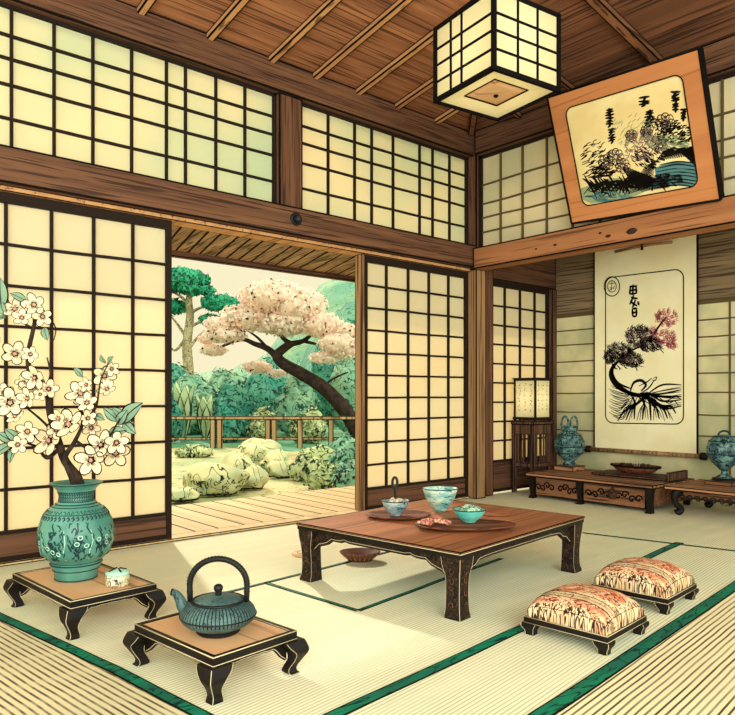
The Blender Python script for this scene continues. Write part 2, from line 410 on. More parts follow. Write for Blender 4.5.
# ------------------------------------------------------------------ tokonoma opening (right wall)
wr = sempty('wall_right', (WX, 2, 2.2))
def wr_beam(name, args, mat='beam_y', ink=.012):
    b = MB(); b.box(*args, ink); return b.build(name, [mat, 'ink_black'], wr, True)
wr_beam('top_beam', (5.14, 5.32, -1.5, 4.385, 3.30, 3.53), 'beam_y')
wr_beam('middle_beam', (5.12, 5.30, -1.5, 4.385, 2.205, 2.405), 'beam_light_x')
b = MB(); b.box(5.225, 5.23, -1.5, 4.385, 2.405, 3.30); b.build('paper', ['side_paper'], wr, True)
b = MB()
for k, y in enumerate((4.13, 3.88, 3.62, 3.36, 3.1, 2.84, 2.58, 2.32, 2.13, 1.8, 1.5, 1.2, .9, .6, .3, 0)):
    b.box(5.205, 5.223, y-.008, y+.008, 2.405, 3.30)
for z in (2.55, 2.70, 2.84, 3.02):
    for k in range(20):
        ya = 4.385-k*.29; yb = ya-.29
        f = lambda y: z+mnoise.noise(Vector((y*2, z*7, 1)))*.03
        b.hexa([(5.208, yb, f(yb)-.007), (5.222, yb, f(yb)-.007), (5.222, ya, f(ya)-.007), (5.208, ya, f(ya)-.007)],
               [(5.208, yb, f(yb)+.007), (5.222, yb, f(yb)+.007), (5.222, ya, f(ya)+.007), (5.208, ya, f(ya)+.007)])
b.build('lattice', ['faded_lattice_bar'], wr, True)
b = MB(); b.box(5.20, 5.225, 4.35, 4.385, 2.405, 3.30); b.box(5.20, 5.225, -1.5, 4.385, 3.27, 3.30); b.build('frame', ['lattice_bar'], wr, True)
# wood knots on the beam
b = MB()
for (px, py, r) in ((632, 231, .034), (608, 236, .018), (600, 233, .012), (555, 245, .014), (536, 249, .01)):
    p = on_x(px, py, 5.118)
    b.ico(p, r, 2, scl=(.35, 1.3, .7), amp=.3, seed=px)
b.build('wood_knots', ['bark'], wr, True)

# alcove
wb = MB(); wb.box(WB, WB+.08, -1.5, 4.62, 0, 1.84, 0); wb.box(WB, WB+.08, -1.5, 4.62, 1.84, 2.6, 0, m=1)
wback = struct(wb.build('wall_back', ['alcove_plaster', 'alcove_upper']))
b = MB()
for z, h in ((1.86, .035), (1.88, .01), (1.70, .012), (1.54, .012), (1.36, .012), (1.20, .012), (1.02, .012), (.82, .012), (.62, .012)):
    n = 24
    for k in range(n):
        ya = -1.5+6.02*k/n; yb = -1.5+6.02*(k+1)/n
        f = lambda y: z+mnoise.noise(Vector((y*2, z*9, 5)))*.012
        b.hexa([(WB-.012, ya, f(ya)-h/2), (WB, ya, f(ya)-h/2), (WB, yb, f(yb)-h/2), (WB-.012, yb, f(yb)-h/2)],
               [(WB-.012, ya, f(ya)+h/2), (WB, ya, f(ya)+h/2), (WB, yb, f(yb)+h/2), (WB-.012, yb, f(yb)+h/2)])
for y in (2.62, 2.1, 1.6): b.box(WB-.013, WB, y-.007, y+.007, .0, 1.84 if y < 4 else .98)
b.build('battens', ['faded_lattice_bar'], wback)
struct_alc = MB(); struct_alc.box(5.30, 6.66, -1.5, 4.62, 2.6, 2.66, .01)
o = struct(struct_alc.build('trim_2', ['alcove_ceil', 'ink_black']))
# alcove shoji (continues the garden wall)
shoji_door('door_4', 5.49, 6.50, [5.49+.255*k for k in range(1, 4)], 9, .34, 2.10, 4.50)
beam('trim_3', (5.49, 6.58, 4.45, 4.60, 2.16, 2.6), 'beam_x', .01)
beam('trim_4', (6.50, 6.58, 4.44, 4.60, 0, 2.16), 'beam_z', .008)

# ------------------------------------------------------------------ ceiling: two rising planes meeting in a hip
SL = .16
def zc(x, y): return 3.53+SL*min(4.45-y, 5.16-x)
b = MB(); D = 5.6; up = Vector((0, 0, .05))
c0 = Vector((5.16, 4.45, 3.53)); ce = Vector((5.16-D, 4.45-D, 3.53+SL*D))
P1 = [c0, Vector((5.16, 4.62, 3.53-.0)), Vector((-1.6, 4.62, 3.53)), Vector((-1.6, 4.45, 3.53)), Vector((-1.6, 4.45-D, 3.53+SL*D)), ce]
b.face([c0, Vector((-1.6, 4.45, 3.53)), Vector((-1.6, 4.45-D, 3.53+SL*D)), ce], 0)
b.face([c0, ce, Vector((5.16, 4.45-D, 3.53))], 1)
b.face([c0+up, Vector((-1.6, 4.45, 3.53))+up, Vector((-1.6, 4.45-D, 3.53+SL*D))+up, ce+up][::-1], 0)
b.face([c0+up, ce+up, Vector((5.16, 4.45-D, 3.53))+up][::-1], 1)
b.box(-1.6, 5.4, 4.44, 4.75, 3.53, 3.58, m=0); b.box(5.15, 5.4, -1.15, 4.5, 3.53, 3.58, m=1)
ceil = struct(b.build('ceiling', ['ceil_main', 'ceil_side']))
def rafter(p, q, w, h, mat, ink=.008):
    p, q = Vector(p), Vector(q); T = (q-p); N = Vector((-T.y, T.x, 0)).normalized()*w/2; H = Vector((0, 0, h))
    b = MB(); b.hexa([p-N-H, q-N-H, q+N-H, p+N-H], [p-N, q-N, q+N, p+N], ink)
    return b.build('rafter', [mat, 'ink_black'], ceil)
for x in (-.9, -.4, .05, .5, .93, 1.38, 1.86, 2.36, 2.87, 3.28, 3.72, 4.16, 4.66):
    yh = 4.45-(5.16-x); yh = max(yh, -1.1)
    rafter((x, 4.43, zc(x, 4.43)), (x, yh, zc(x, yh)), .056, .045, 'rafter', .010)  # ink edges widened to paint the shadow line beside each rafter
for y, w in ((2.55, .075), (3.25, .035), (3.85, .035), (1.75, .035), (1.0, .075), (.2, .05)):
    xh = 5.16-(4.45-y); rafter((5.13, y, zc(5.13, y)), (xh, y, zc(xh, y)), w, .05, 'rafter_x', .009)
rafter((5.12, 4.41, 3.535), (5.16-5.5, 4.45-5.5, zc(5.16-5.5, 4.45-5.5)), .06, .05, 'rafter_x', .009)

# ------------------------------------------------------------------ veranda and eave
b = MB(); x = -1.2; i = 0
while x < 9:
    w = .17+.05*random.random(); b.box(x+.004, x+w-.004, 4.60, 5.92, -.05, 0, .005); x += w
deck = struct(b.build('veranda_deck', ['deck', 'lattice_bar']))
b = MB(); b.box(-1.2, 9, 5.86, 5.92, -.2, -.05); b.build('deck_skirt', ['deck_dark'], deck)
b = MB()
for x in range(0, 9, 2): b.box(x-.05, x+.05, 5.78, 5.86, -.42, -.05)
b.build('deck_posts', ['deck_dark'], deck)
b = MB(); x = -1.2
while x < 9:                         # diagonal thatch bundles under the eave
    w = .10+.06*random.random()
    b.hexa([(x, 4.60, 2.215), (x+w-.006, 4.60, 2.215), (x+w+.16, 5.32, 2.17), (x+.166, 5.32, 2.17)],
           [(x, 4.60, 2.25), (x+w-.006, 4.60, 2.25), (x+w+.16, 5.32, 2.21), (x+.166, 5.32, 2.21)], .007); x += w
eave = struct(b.build('eave', ['thatch', 'ink_black']))
b = MB(); b.box(-1.2, 9.2, 5.30, 5.36, 2.125, 2.185, .008); b.build('fascia_beam', ['kick', 'ink_black'], eave)
b = MB(); b.face(((-1.2, 4.6, 2.34), (9.2, 4.6, 2.34), (9.2, 5.4, 2.2), (-1.2, 5.4, 2.2))); b.build('roof_skin', ['thatch'], eave)

# ------------------------------------------------------------------ garden
GZ = -.4
def G(px, d, z=0.0):                 # direction seen in the opening, metres away
    p = at_depth(px, HY, d); return Vector((p.x, p.y, z))
b = MB(); n = 30
def gh(x, y): return GZ+.05*mnoise.noise(Vector((x*.4, y*.4, 0)))-.02
for i in range(n):
    for j in range(n):
        q = []
        for (u, v) in ((i, j), (i+1, j), (i+1, j+1), (i, j+1)):
            X = -8+u*1.5; Y = 4.6+v*1.0; q.append((X, Y, gh(X, Y)))
        d = q[0][0]*UA[1]+q[0][1]*UB[1]
        b.face(q, 0 if d < 17.5 else 1)
b.face([(-80, 34.6, GZ-.02), (120, 34.6, GZ-.02), (120, 160, GZ-.02), (-80, 160, GZ-.02)], 1)
b.face([(37, 4.6, GZ-.05), (120, 4.6, GZ-.05), (120, 34.6, GZ-.05), (37, 34.6, GZ-.05)], 1)
struct(b.build('garden_ground', ['ground', 'moss_ground']))
def hill(name, d, prof, mat, seed):
    b = MB(); m = 60; x0 = prof[0][0]; x1 = prof[-1][0]; rows = []
    for i in range(m+1):
        px = x0+(x1-x0)*i/m
        for k in range(len(prof)-1):
            if prof[k][0] <= px <= prof[k+1][0]:
                f = (px-prof[k][0])/(prof[k+1][0]-prof[k][0]); py = prof[k][1]*(1-f)+prof[k+1][1]*f
        H = 1+(HY-py)/FP*d+mnoise.noise(Vector((px*.06, seed, 0)))*d*.014
        col = []
        for j in range(9):
            f = j/8; dd = d+(f*1.6-.6)*d*.25
            p = G(px, dd); h = H*math.sin(min(f*1.4, 1)*math.pi/2) if f < .72 else H*(1-(f-.72)*1.5)
            col.append(Vector((p.x, p.y, GZ-.1+max(0, h)+mnoise.noise(Vector((p.x*.12, p.y*.12, seed)))*d*.008)))
        rows.append(col)
    for i in range(m):
        for j in range(8): b.face((rows[i][j], rows[i+1][j], rows[i+1][j+1], rows[i][j+1]), 0, True)
    return struct(b.build(name, [mat]))
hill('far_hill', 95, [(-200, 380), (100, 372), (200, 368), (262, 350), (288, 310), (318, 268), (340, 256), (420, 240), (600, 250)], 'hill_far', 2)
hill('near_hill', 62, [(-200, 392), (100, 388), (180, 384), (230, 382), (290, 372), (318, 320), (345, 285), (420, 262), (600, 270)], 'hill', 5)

def leaf_quads(b, c, rad, n, size, m=0, m2=None, p2=.0, flatten=1.0, up=False, elong=1.6):
    """small leaves or petals scattered over an ellipsoid of radii rad"""
    for _ in range(n):
        u = Vector((random.gauss(0, 1), random.gauss(0, 1), random.gauss(0, 1))).normalized()
        r = .86+.24*random.random()
        p = Vector((c[0]+u.x*rad[0]*r, c[1]+u.y*rad[1]*r, c[2]+u.z*rad[2]*r))
        N = (u+Vector((random.uniform(-1, 1), random.uniform(-1, 1), random.uniform(-.6, 1)))*.7).normalized()
        a = N.orthogonal().normalized(); a = (Matrix.Rotation(random.uniform(0, 6.28), 3, N) @ a); c2 = N.cross(a)
        s_ = size*random.uniform(.6, 1.3)
        mm = m2 if (m2 is not None and random.random() < p2) else m
        if mm == m2: s_ *= .8
        b.face((p-a*s_*elong*.5, p-c2*s_*.35, p+a*s_*elong*.5, p+c2*s_*.35), mm)

def shrub(px, py_base, d, w, h, mat, label, cat='shrub', n=420, leaf=.14, group=None, seed=0, z0=GZ):
    g = G(px, d, z0); t = thing('garden_shrub', label, cat, g, 0, group)
    b = MB()
    for k in range(4):
        ox = random.uniform(-.2, .2)*w; oy = random.uniform(-.2, .2)*w; r = w*random.uniform(.24, .32)
        hh = h*random.uniform(.62, 1.0)/2
        b.ico((ox, oy, hh*.95), 1, 3, 0, .35, 2.5, seed+k, (r*.9, r*.9, hh*.92), floor=.0)
        leaf_quads(b, (ox, oy, hh*.95), (r, r, hh), n//4, leaf, 1, 2, .28)
    b.v = [(x, y, max(z, .0)) for (x, y, z) in b.v]
    b.build('foliage', [mat, mat, 'leaf_ink'], t)
    b = MB()
    for k in range(5):
        a = random.uniform(0, 6.28); b.tube([(0, 0, 0), (math.cos(a)*w*.1, math.sin(a)*w*.1, h*.3), (math.cos(a)*w*.25, math.sin(a)*w*.25, h*.6)], [.03, .02, .01], 6)
    b.build('stem', ['bark'], t)
    return t

bush_specs = [  # px, depth, width, height, mat, label
    (166, 20.8, 1.5, 1.9, 'leaf_teal', 'dark teal bush behind the fence at the left edge of the garden view'),
    (224, 20.6, 1.5, 1.5, 'leaf_teal', 'low teal bush just right of the broad-leaved plants, behind the fence'),
    (266, 21.2, 1.0, 1.15, 'leaf_olive', 'small pale olive bush behind the fence, under the middle of the cherry crown'),
    (303, 20.4, 1.3, 1.2, 'leaf_olive', 'small pale olive bush behind the fence, beneath the leaning cherry trunk'),
    (242, 23.6, 2.2, 2.0, 'leaf_teal', 'rounded teal bush in the second row, behind the middle of the garden fence'),
    (298, 24.6, 2.2, 2.3, 'leaf_mid', 'pale green bush seen between the cherry trunk and its left branch'),
    (196, 25.6, 2.6, 2.4, 'leaf_mid', 'pale green bush below the pine tree, behind the broad-leaved plants'),
    (352, 25.8, 2.4, 3.2, 'leaf_mid', 'tall pale green bush behind the cherry trunk at the right of the opening'),
    (272, 28.6, 3.2, 3.0, 'leaf_teal', 'wide teal bush behind the cherry crown, in the middle of the opening'),
    (330, 31.5, 3.2, 4.6, 'leaf_teal', 'tall teal bush farthest back at the right of the garden'),
    (226, 30.5, 2.6, 2.9, 'leaf_mid', 'hazy green bush farthest back, just right of the pine trunk'),
    (168, 29.5, 2.6, 2.9, 'leaf_teal', 'teal bush far back at the left edge, left of the pine trunk'),
]
for i, (px, d, w, h, m, l) in enumerate(bush_specs): shrub(px, 0, d, w, h, m, l, n=520, leaf=.2 if d > 24 else .15, seed=i*5, group='bushes behind the garden fence')
front = [(349, 9.4, .8, .55, 'leaf_mid', 'dense green bush in front of the fence at the right edge of the opening'),
         (324, 10.4, .7, .5, 'leaf_olive', 'pale olive bush beside the rocks, nearer than the fence'),
         (303, 11.6, .7, .45, 'leaf_olive', 'small olive bush tucked against the right end of the rocks'),
         (350, 11.3, 1.0, .7, 'leaf_mid', 'low green bush in the middle row in front of the right fence post'),
         (322, 13.4, 1.2, .55, 'leaf_olive', 'low olive bush between the rocks and the fence'),
         (355, 14.6, 1.4, .6, 'leaf_mid', 'green bush closest to the fence at its right end'),
         (192, 15.8, .9, .3, 'leaf_olive', 'small tuft of leaves in front of the fence on the left sand')]
for i, (px, d, w, h, m, l) in enumerate(front): shrub(px, 0, d, w, h, m, l, n=700, leaf=.075, seed=50+i*5, group='bushes in front of the garden fence')
# broad-leaved plants standing up at the left behind the fence
def broad_plant(px, d, h, label):
    t = thing('broadleaf_plant', label, 'plant', G(px, d, GZ))
    for k in range(7):
        a = k*.9+px; b = MB(); tip = Vector((math.cos(a)*h*.2, math.sin(a)*h*.2, h*(.7+.3*random.random())))
        side = Vector((-math.sin(a), math.cos(a), 0)); L = []
        for j in range(9):
            f = j/8; p = Vector((tip.x*f**1.5, tip.y*f**1.5, tip.z*f)); w_ = .24*math.sin(math.pi*(f*.93+.05))**.8; L.append((p, w_))
        for j in range(8):
            (p, w0), (q, w1) = L[j], L[j+1]
            for s0 in (-1, 1):
                b.face((p, p+side*s0*w0*.8, q+side*s0*w1*.8, q), 0)
                b.face((p+side*s0*w0*.8, p+side*s0*w0, q+side*s0*w1, q+side*s0*w1*.8), 1)
        b.build('leaf', ['pale_leaf', 'leaf_ink'], t)
broad_plant(183, 21.5, 1.9, 'tall broad-leaved plant with pale upright leaves behind the fence, the left of two')
broad_plant(205, 22.0, 1.5, 'shorter broad-leaved plant with pale leaves behind the fence, the right of two')

# rocks
def rock(px, d, w, h, dp, seed, label, rz=0):
    g = G(px, d, GZ); b = MB()
    b.ico((0, 0, h*.42), 1, 4, 0, .42, 1.1, seed, (w/2, dp/2, h*.62), floor=-.03, rz=rz)
    # chiselled ledges, then shade hatching painted on the lower side faces
    for i_, v in enumerate(b.v):
        k_ = mnoise.noise(Vector((v[0]*5, v[1]*5, v[2]*9+seed))); st_ = round(k_*4)/4
        b.v[i_] = (v[0]*(1+.10*st_), v[1]*(1+.10*st_), max(v[2]*(1+.08*st_), -.03))
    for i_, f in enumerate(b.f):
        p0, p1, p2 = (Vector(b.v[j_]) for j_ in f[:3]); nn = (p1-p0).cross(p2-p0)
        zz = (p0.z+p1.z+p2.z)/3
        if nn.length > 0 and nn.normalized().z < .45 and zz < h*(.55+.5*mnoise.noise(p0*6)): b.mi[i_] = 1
    ring = sorted([v for v in b.v if v[2] <= .02], key=lambda v: math.atan2(v[1], v[0])); out = []
    for k in range(36):
        a0_ = -math.pi+k*math.pi/18; c_ = [v for v in ring if abs(math.atan2(v[1], v[0])-a0_-.087) < .12]
        if c_: m_ = max(c_, key=lambda v: v[0]**2+v[1]**2); out.append((m_[0], m_[1], .012))
    if len(out) > 4: b.tube(out+[out[0]], .014, 6, 2, cap=False)
    t = tag(b.build('garden_rock', ['rock', 'rock_shade', 'ink_black']), label, 'rock', 'rocks beside the veranda'); t.location = g
    t.rotation_euler.z = -math.atan2(.653, .757); return t
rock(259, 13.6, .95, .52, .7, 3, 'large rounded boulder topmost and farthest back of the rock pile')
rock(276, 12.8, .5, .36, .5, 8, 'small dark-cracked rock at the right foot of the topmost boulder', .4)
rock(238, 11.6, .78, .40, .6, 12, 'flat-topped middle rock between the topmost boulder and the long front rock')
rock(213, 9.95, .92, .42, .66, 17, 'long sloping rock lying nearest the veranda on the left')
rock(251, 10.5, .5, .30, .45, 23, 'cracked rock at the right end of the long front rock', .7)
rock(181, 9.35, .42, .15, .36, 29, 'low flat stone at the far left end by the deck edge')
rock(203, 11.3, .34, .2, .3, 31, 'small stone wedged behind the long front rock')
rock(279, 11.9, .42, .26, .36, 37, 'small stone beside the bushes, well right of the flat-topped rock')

# fence
fdir = RIGHT
ft = thing('garden_fence', 'low wooden post and rail fence crossing the garden behind the rocks', 'fence', G(265, 18.8, GZ))
def fp(u, z, o=0): c = G(265, 18.8, 0); p = c+fdir*u+FWD*o; return Vector((p.x, p.y, z))
def fbox(u0, u1, o0, o1, z0, z1, name, ink=.02):
    b = MB(); b.hexa([fp(u0, z0, o0), fp(u1, z0, o0), fp(u1, z0, o1), fp(u0, z0, o1)], [fp(u0, z1, o0), fp(u1, z1, o0), fp(u1, z1, o1), fp(u0, z1, o1)], ink)
    return b.build(name, ['fence_wood', 'ink_black'], ft, True)
fbox(-16, 10, -.04, .06, .33, .43, 'rail'); fbox(-16, 10, -.02, .04, -.22, -.14, 'rail')
for px in (-310, -260, -190, -130, -70, -5, 60, 105, 430, 490, 550, 150, 213, 219.5, 268, 274, 300, 331, 385):
    u = (px-265)/FP*18.8; fbox(u-.07, u+.07, -.05, .09, GZ-.05, .34, 'post')

# cherry tree
CT = 22.0; K = CT/FP
ct = thing('cherry_tree', 'leaning cherry tree in pale pink blossom behind the garden fence', 'tree', G(362, CT, GZ))
def cp(px, py, off=0): p = at_depth(px, py, CT); return p+FWD*off
def spline(pts, n=6):
    pts = [Vector(p) for p in pts]; out = []
    for i in range(len(pts)-1):
        p0 = pts[max(i-1, 0)]; p1 = pts[i]; p2 = pts[i+1]; p3 = pts[min(i+2, len(pts)-1)]
        for k in range(n):
            t = k/n; out.append(.5*((2*p1)+(-p0+p2)*t+(2*p0-5*p1+4*p2-p3)*t*t+(-p0+3*p1-3*p2+p3)*t**3))
    out.append(pts[-1]); return out
def limb(b, pts, r0, r1, m=0, n=8):
    q = spline(pts); b.tube(q, [r0+(r1-r0)*i/(len(q)-1) for i in range(len(q))], n, m)
b = MB(); base = G(362, CT, GZ-.05)
limb(b, [base, cp(346, 412), cp(325, 389), cp(302, 374), cp(284, 364), cp(277, 356), cp(283, 349), cp(292, 343)], .26, .12)
limb(b, [cp(279, 359), cp(268, 349), cp(255, 344), cp(243, 340, -.2), cp(225, 347, -.4)], .12, .04)
limb(b, [cp(290, 344), cp(283, 338), cp(277, 332, .2), cp(262, 322, .5)], .09, .03)
limb(b, [cp(290, 344), cp(303, 341), cp(312, 334), cp(320, 325, .4)], .1, .03)
limb(b, [cp(303, 341), cp(318, 345, -.3), cp(332, 348, -.4)], .06, .02)
limb(b, [cp(268, 349), cp(258, 338), cp(246, 330, .4)], .06, .02)
limb(b, [cp(322, 387), cp(334, 378, .2), cp(348, 372, .2)], .05, .02)
b.build('trunk', ['bark'], ct, True)
b = MB()
blobs = [(222, 326, 14, 7), (205, 338, 9, 5), (345, 330, 12, 8), (278, 300, 36, 15), (300, 308, 28, 17), (252, 318, 30, 13), (322, 326, 22, 12), (228, 336, 20, 8), (211, 349, 14, 6), (338, 345, 20, 9),
         (285, 324, 30, 12), (326, 358, 16, 6), (264, 303, 20, 10), (250, 365, 16, 6), (345, 352, 12, 8), (272, 372, 12, 4), (262, 291, 14, 8), (305, 296, 14, 9)]
for i, (px, py, rx, ry) in enumerate(blobs):
    off = random.uniform(-.6, .6); c = cp(px, py, off)
    if i in (13, 15): c = cp(px, py, 1.2)
    rad = (rx*K, rx*K*.9, ry*K)
    b.ico(c, 1, 3, 0, .5, 2.6, i*3, (rad[0]*.9, rad[1]*.9, rad[2]*.9))
    leaf_quads(b, c, rad, int(rx*ry*2.2), .12, 0, 2, .08, elong=1.1)
    leaf_quads(b, c, (rad[0]*1.03, rad[1]*1.03, rad[2]*1.08), int(rx*ry*.5), .11, 1, 2, .12, elong=1.1)
o = b.build('blossom_canopy', ['blossom_tree', 'blossom_pink', 'branch_bark'], ct, True); o['kind'] = 'stuff'

# pine tree
PT = 32.0; K2 = PT/FP
pt = thing('pine_tree', 'tall cloud-pruned pine with flat dark green pads at the left of the opening', 'tree', G(190, PT, GZ))
def pp(px, py, off=0): return at_depth(px, py, PT)+FWD*off
b = MB()
limb(b, [G(189, PT, GZ), pp(189, 380), pp(187, 345), pp(190, 318), pp(189, 300), pp(191, 285)], .3, .12)
for q in ([(188, 340), (178, 325), (170, 315)], [(188, 328), (200, 322), (213, 318)], [(189, 315), (200, 308), (222, 304)], [(188, 335), (176, 350), (168, 345)], [(190, 305), (180, 296), (172, 292)], [(188, 350), (197, 338), (205, 330)]):
    limb(b, [pp(*p) for p in q], .09, .03)
b.build('trunk', ['pine_bark'], pt, True)
for i, (px, py, rx, ry) in enumerate([(186, 281, 25, 10), (196, 290, 20, 5), (222, 304, 19, 8), (168, 306, 17, 8), (209, 319, 11, 5), (160, 286, 18, 8), (178, 272, 10, 5), (232, 308, 8, 4)]):
    b = MB(); c = pp(px, py, random.uniform(-.5, .5)); rad = (rx*K2, rx*K2*.8, ry*K2)
    b.ico(c, 1, 3, 0, .4, 3, i*7, (rad[0]*.92, rad[1]*.92, rad[2]*.85))
    leaf_quads(b, c, rad, int(rx*ry*3.0), .2, 0, 1, .1, elong=1.8)
    b.build('needle_pad', ['pine_green', 'leaf_ink'], pt, True)

# ------------------------------------------------------------------ low lacquer stands and tables
def leg_mesh(h, w, out, sxn, syn, cx, cy, style):
    """cabriole leg at a corner; style rows: (outward, z fraction, half width)"""
    b = MB(); L = []
    d = Vector((sxn, syn, 0))*.7071
    q = spline([Vector((r[0]*out, r[1], r[2]*w)) for r in style], 4)
    for p in q:
        c = Vector((cx, cy, 0))+d*p.x; z = p.y*h; hw = p.z
        L.append([c+Vector((a*hw, bb*hw, z)) for a, bb in ((-1, -1), (1, -1), (1, 1), (-1, 1))])
    for i in range(len(L)-1):
        for k in range(4): b.face((L[i+1][k], L[i+1][(k+1) % 4], L[i][(k+1) % 4], L[i][k]), 0)
    b.face(L[0], 0); b.face(L[-1][::-1], 0)
    # pale drawn line down the outer corner and its neighbours
    k = {(-1, -1): 0, (1, -1): 1, (1, 1): 2, (-1, 1): 3}[(sxn, syn)]
    for kk in (k, (k+1) % 4, (k-1) % 4):
        b.tube([l[kk] for l in L], .0009 if kk != k else .0014, 5, 1)
    return b
CAB = [(0, 1, 1.3), (.35, .86, 1.25), (.9, .66, .95), (.7, .42, .62), (.2, .2, .55), (.1, .07, .62), (.35, 0, .66)]
def apron_pts(L, depth, n=24):
    pts = []
    for i in range(n+1):
        f = i/n; a = min(f, 1-f)*2
        z = depth*(.32+1.0*max(0, 1-a*2.4)**1.2)+depth*.14*math.sin(a*9)**2*(1-a)
        pts.append((-L/2+L*f, z))
    return pts
def low_stand(loc, rz, lx, ly, h, label, cat='small table'):
    t = thing('low_stand', label, cat, loc, rz, 'black lacquer stands on the mats')
    b = MB(); b.box(-lx/2+.02, lx/2-.02, -ly/2+.02, ly/2-.02, h-.014, h-.004); b.build('top_panel', ['tan_panel'], t, label='tan wooden inset panel')
    b = MB(); rim = .018
    for (x0, x1, y0, y1) in ((-lx/2, lx/2, -ly/2, -ly/2+rim), (-lx/2, lx/2, ly/2-rim, ly/2), (-lx/2, -lx/2+rim, -ly/2+rim, ly/2-rim), (lx/2-rim, lx/2, -ly/2+rim, ly/2-rim)):
        b.box(x0, x1, y0, y1, h-.03, h)
    c = [(-lx/2, -ly/2), (lx/2, -ly/2), (lx/2, ly/2), (-lx/2, ly/2)]
    for k in range(4):
        (xa, ya), (xb, yb) = c[k], c[(k+1) % 4]
        b.tube([(xa, ya, h-.001), (xb, yb, h-.001)], .0022, 6, 1); b.tube([(xa, ya, h-.029), (xb, yb, h-.029)], .0016, 6, 1)
        b.tube([(xa*.9, ya*.94, h-.001), (xb*.9, yb*.94, h-.001)], .001, 6, 1)
    b.build('rim', ['lacquer', 'cream_edge_line'], t)
    ix, iy = lx/2-.03, ly/2-.03
    for (L, rot, off) in ((lx-.06, 0, -iy), (lx-.06, 0, iy), (ly-.06, 90, -ix), (ly-.06, 90, ix)):
        b = MB(); ps = apron_pts(L, .055); th = .006
        M = Matrix.Rotation(R(rot), 4, 'Z')
        def T(x, y, z): return (M @ Vector((x, y, z))) if rot == 0 else Vector((-y if False else off, x, z))
        for s in (-1, 1):
            for i in range(len(ps)-1):
                (xa, za), (xb, zb) = ps[i], ps[i+1]
                if rot == 0: q = [(xa, off+s*th, h-.03), (xb, off+s*th, h-.03), (xb, off+s*th, h-.03-zb), (xa, off+s*th, h-.03-za)]
                else: q = [(off+s*th, xa, h-.03), (off+s*th, xb, h-.03), (off+s*th, xb, h-.03-zb), (off+s*th, xa, h-.03-za)]
                b.face(q, 0)
        pl = [((x, off, h-.03-z) if rot == 0 else (off, x, h-.03-z)) for x, z in ps]
        b.tube(pl, .0062, 6, 0)
        sgn = 1 if off > 0 else -1
        b.tube([Vector(p)+(Vector((0, sgn*.0058, 0)) if rot == 0 else Vector((sgn*.0058, 0, 0))) for p in pl], .0014, 5, 1)
        b.build('apron', ['lacquer', 'cream_edge_line'], t)
    for sx_ in (-1, 1):
        for sy_ in (-1, 1):
            leg_mesh(h-.03, .032, .036, sx_, sy_, sx_*(lx/2-.022), sy_*(ly/2-.022), CAB).build('leg', ['lacquer', 'cream_edge_line'], t)
    return t
low_stand((1.105, 3.29, 0), R(5), .385, .655, .156, 'black lacquer stand under the tall celadon vase, by the left screen')
low_stand((1.245, 2.30, 0), R(6.5), .36, .50, .15, 'black lacquer stand under the iron kettle, nearest the viewer')

# main low table
lt = thing('low_table', 'large low black table with a reddish brown top and carved legs', 'table', (2.85, 2.65, 0), R(7))
LX, LY, LH = 1.235, 1.07, .31
b = MB(); b.box(-LX/2, LX/2, -LY/2, LY/2, LH-.012, LH, .007); b.build('tabletop', ['table_top', 'ink_black'], lt, label='reddish brown wooden tabletop')
b = MB(); b.box(-LX/2+.004, LX/2-.004, -LY/2+.004, LY/2-.004, LH-.034, LH-.012)
for k in range(4):
    c = [(-LX/2, -LY/2), (LX/2, -LY/2), (LX/2, LY/2), (-LX/2, LY/2)]; (xa, ya), (xb, yb) = c[k], c[(k+1) % 4]
    b.tube([(xa, ya, LH-.012), (xb, yb, LH-.012)], .0018, 6, 1)
b.build('edge_moulding', ['lacquer', 'cream_edge_line'], lt)
def straight_apron(L, h, off, axis, dep, mat, par, th=.012):
    b = MB(); n = 30; ps = []
    for i in range(n+1):
        f = i/n; a = min(f, 1-f)*L
        z = dep*(1+2.6*max(0, 1-a/.2)**1.5)+.006*math.sin(a*70)*(1 if a < .25 else 0)
        ps.append((-L/2+L*f, z))
    for s in (-1, 1):
        for i in range(n):
            (xa, za), (xb, zb) = ps[i], ps[i+1]
            q = [(xa, off+s*th, h), (xb, off+s*th, h), (xb, off+s*th, h-zb), (xa, off+s*th, h-za)]
            if axis == 'y': q = [(p[1], p[0], p[2]) for p in q]
            b.face(q, 0)
    pl = [((x, off, h-z) if axis == 'x' else (off, x, h-z)) for x, z in ps]
    b.tube(pl, .011, 6, 0)
    g = 1 if off > 0 else -1
    b.tube([Vector(p)+(Vector((0, g*.0115, .004)) if axis == 'x' else Vector((g*.0115, 0, .004))) for p in pl], .0016, 5, 1)
    return b.build('apron', [mat, 'cream_edge_line'], par)
for off in (-1, 1):
    straight_apron(LX-.14, LH-.034, off*(LY/2-.055), 'x', .032, 'carved', lt)
    straight_apron(LY-.14, LH-.034, off*(LX/2-.055), 'y', .032, 'carved', lt)
TL = [(0, 1, 1.25), (.1, .85, 1.15), (.3, .68, .92), (.15, .45, .86), (.1, .16, .9), (.3, .05, 1.0), (.3, 0, 1.02)]
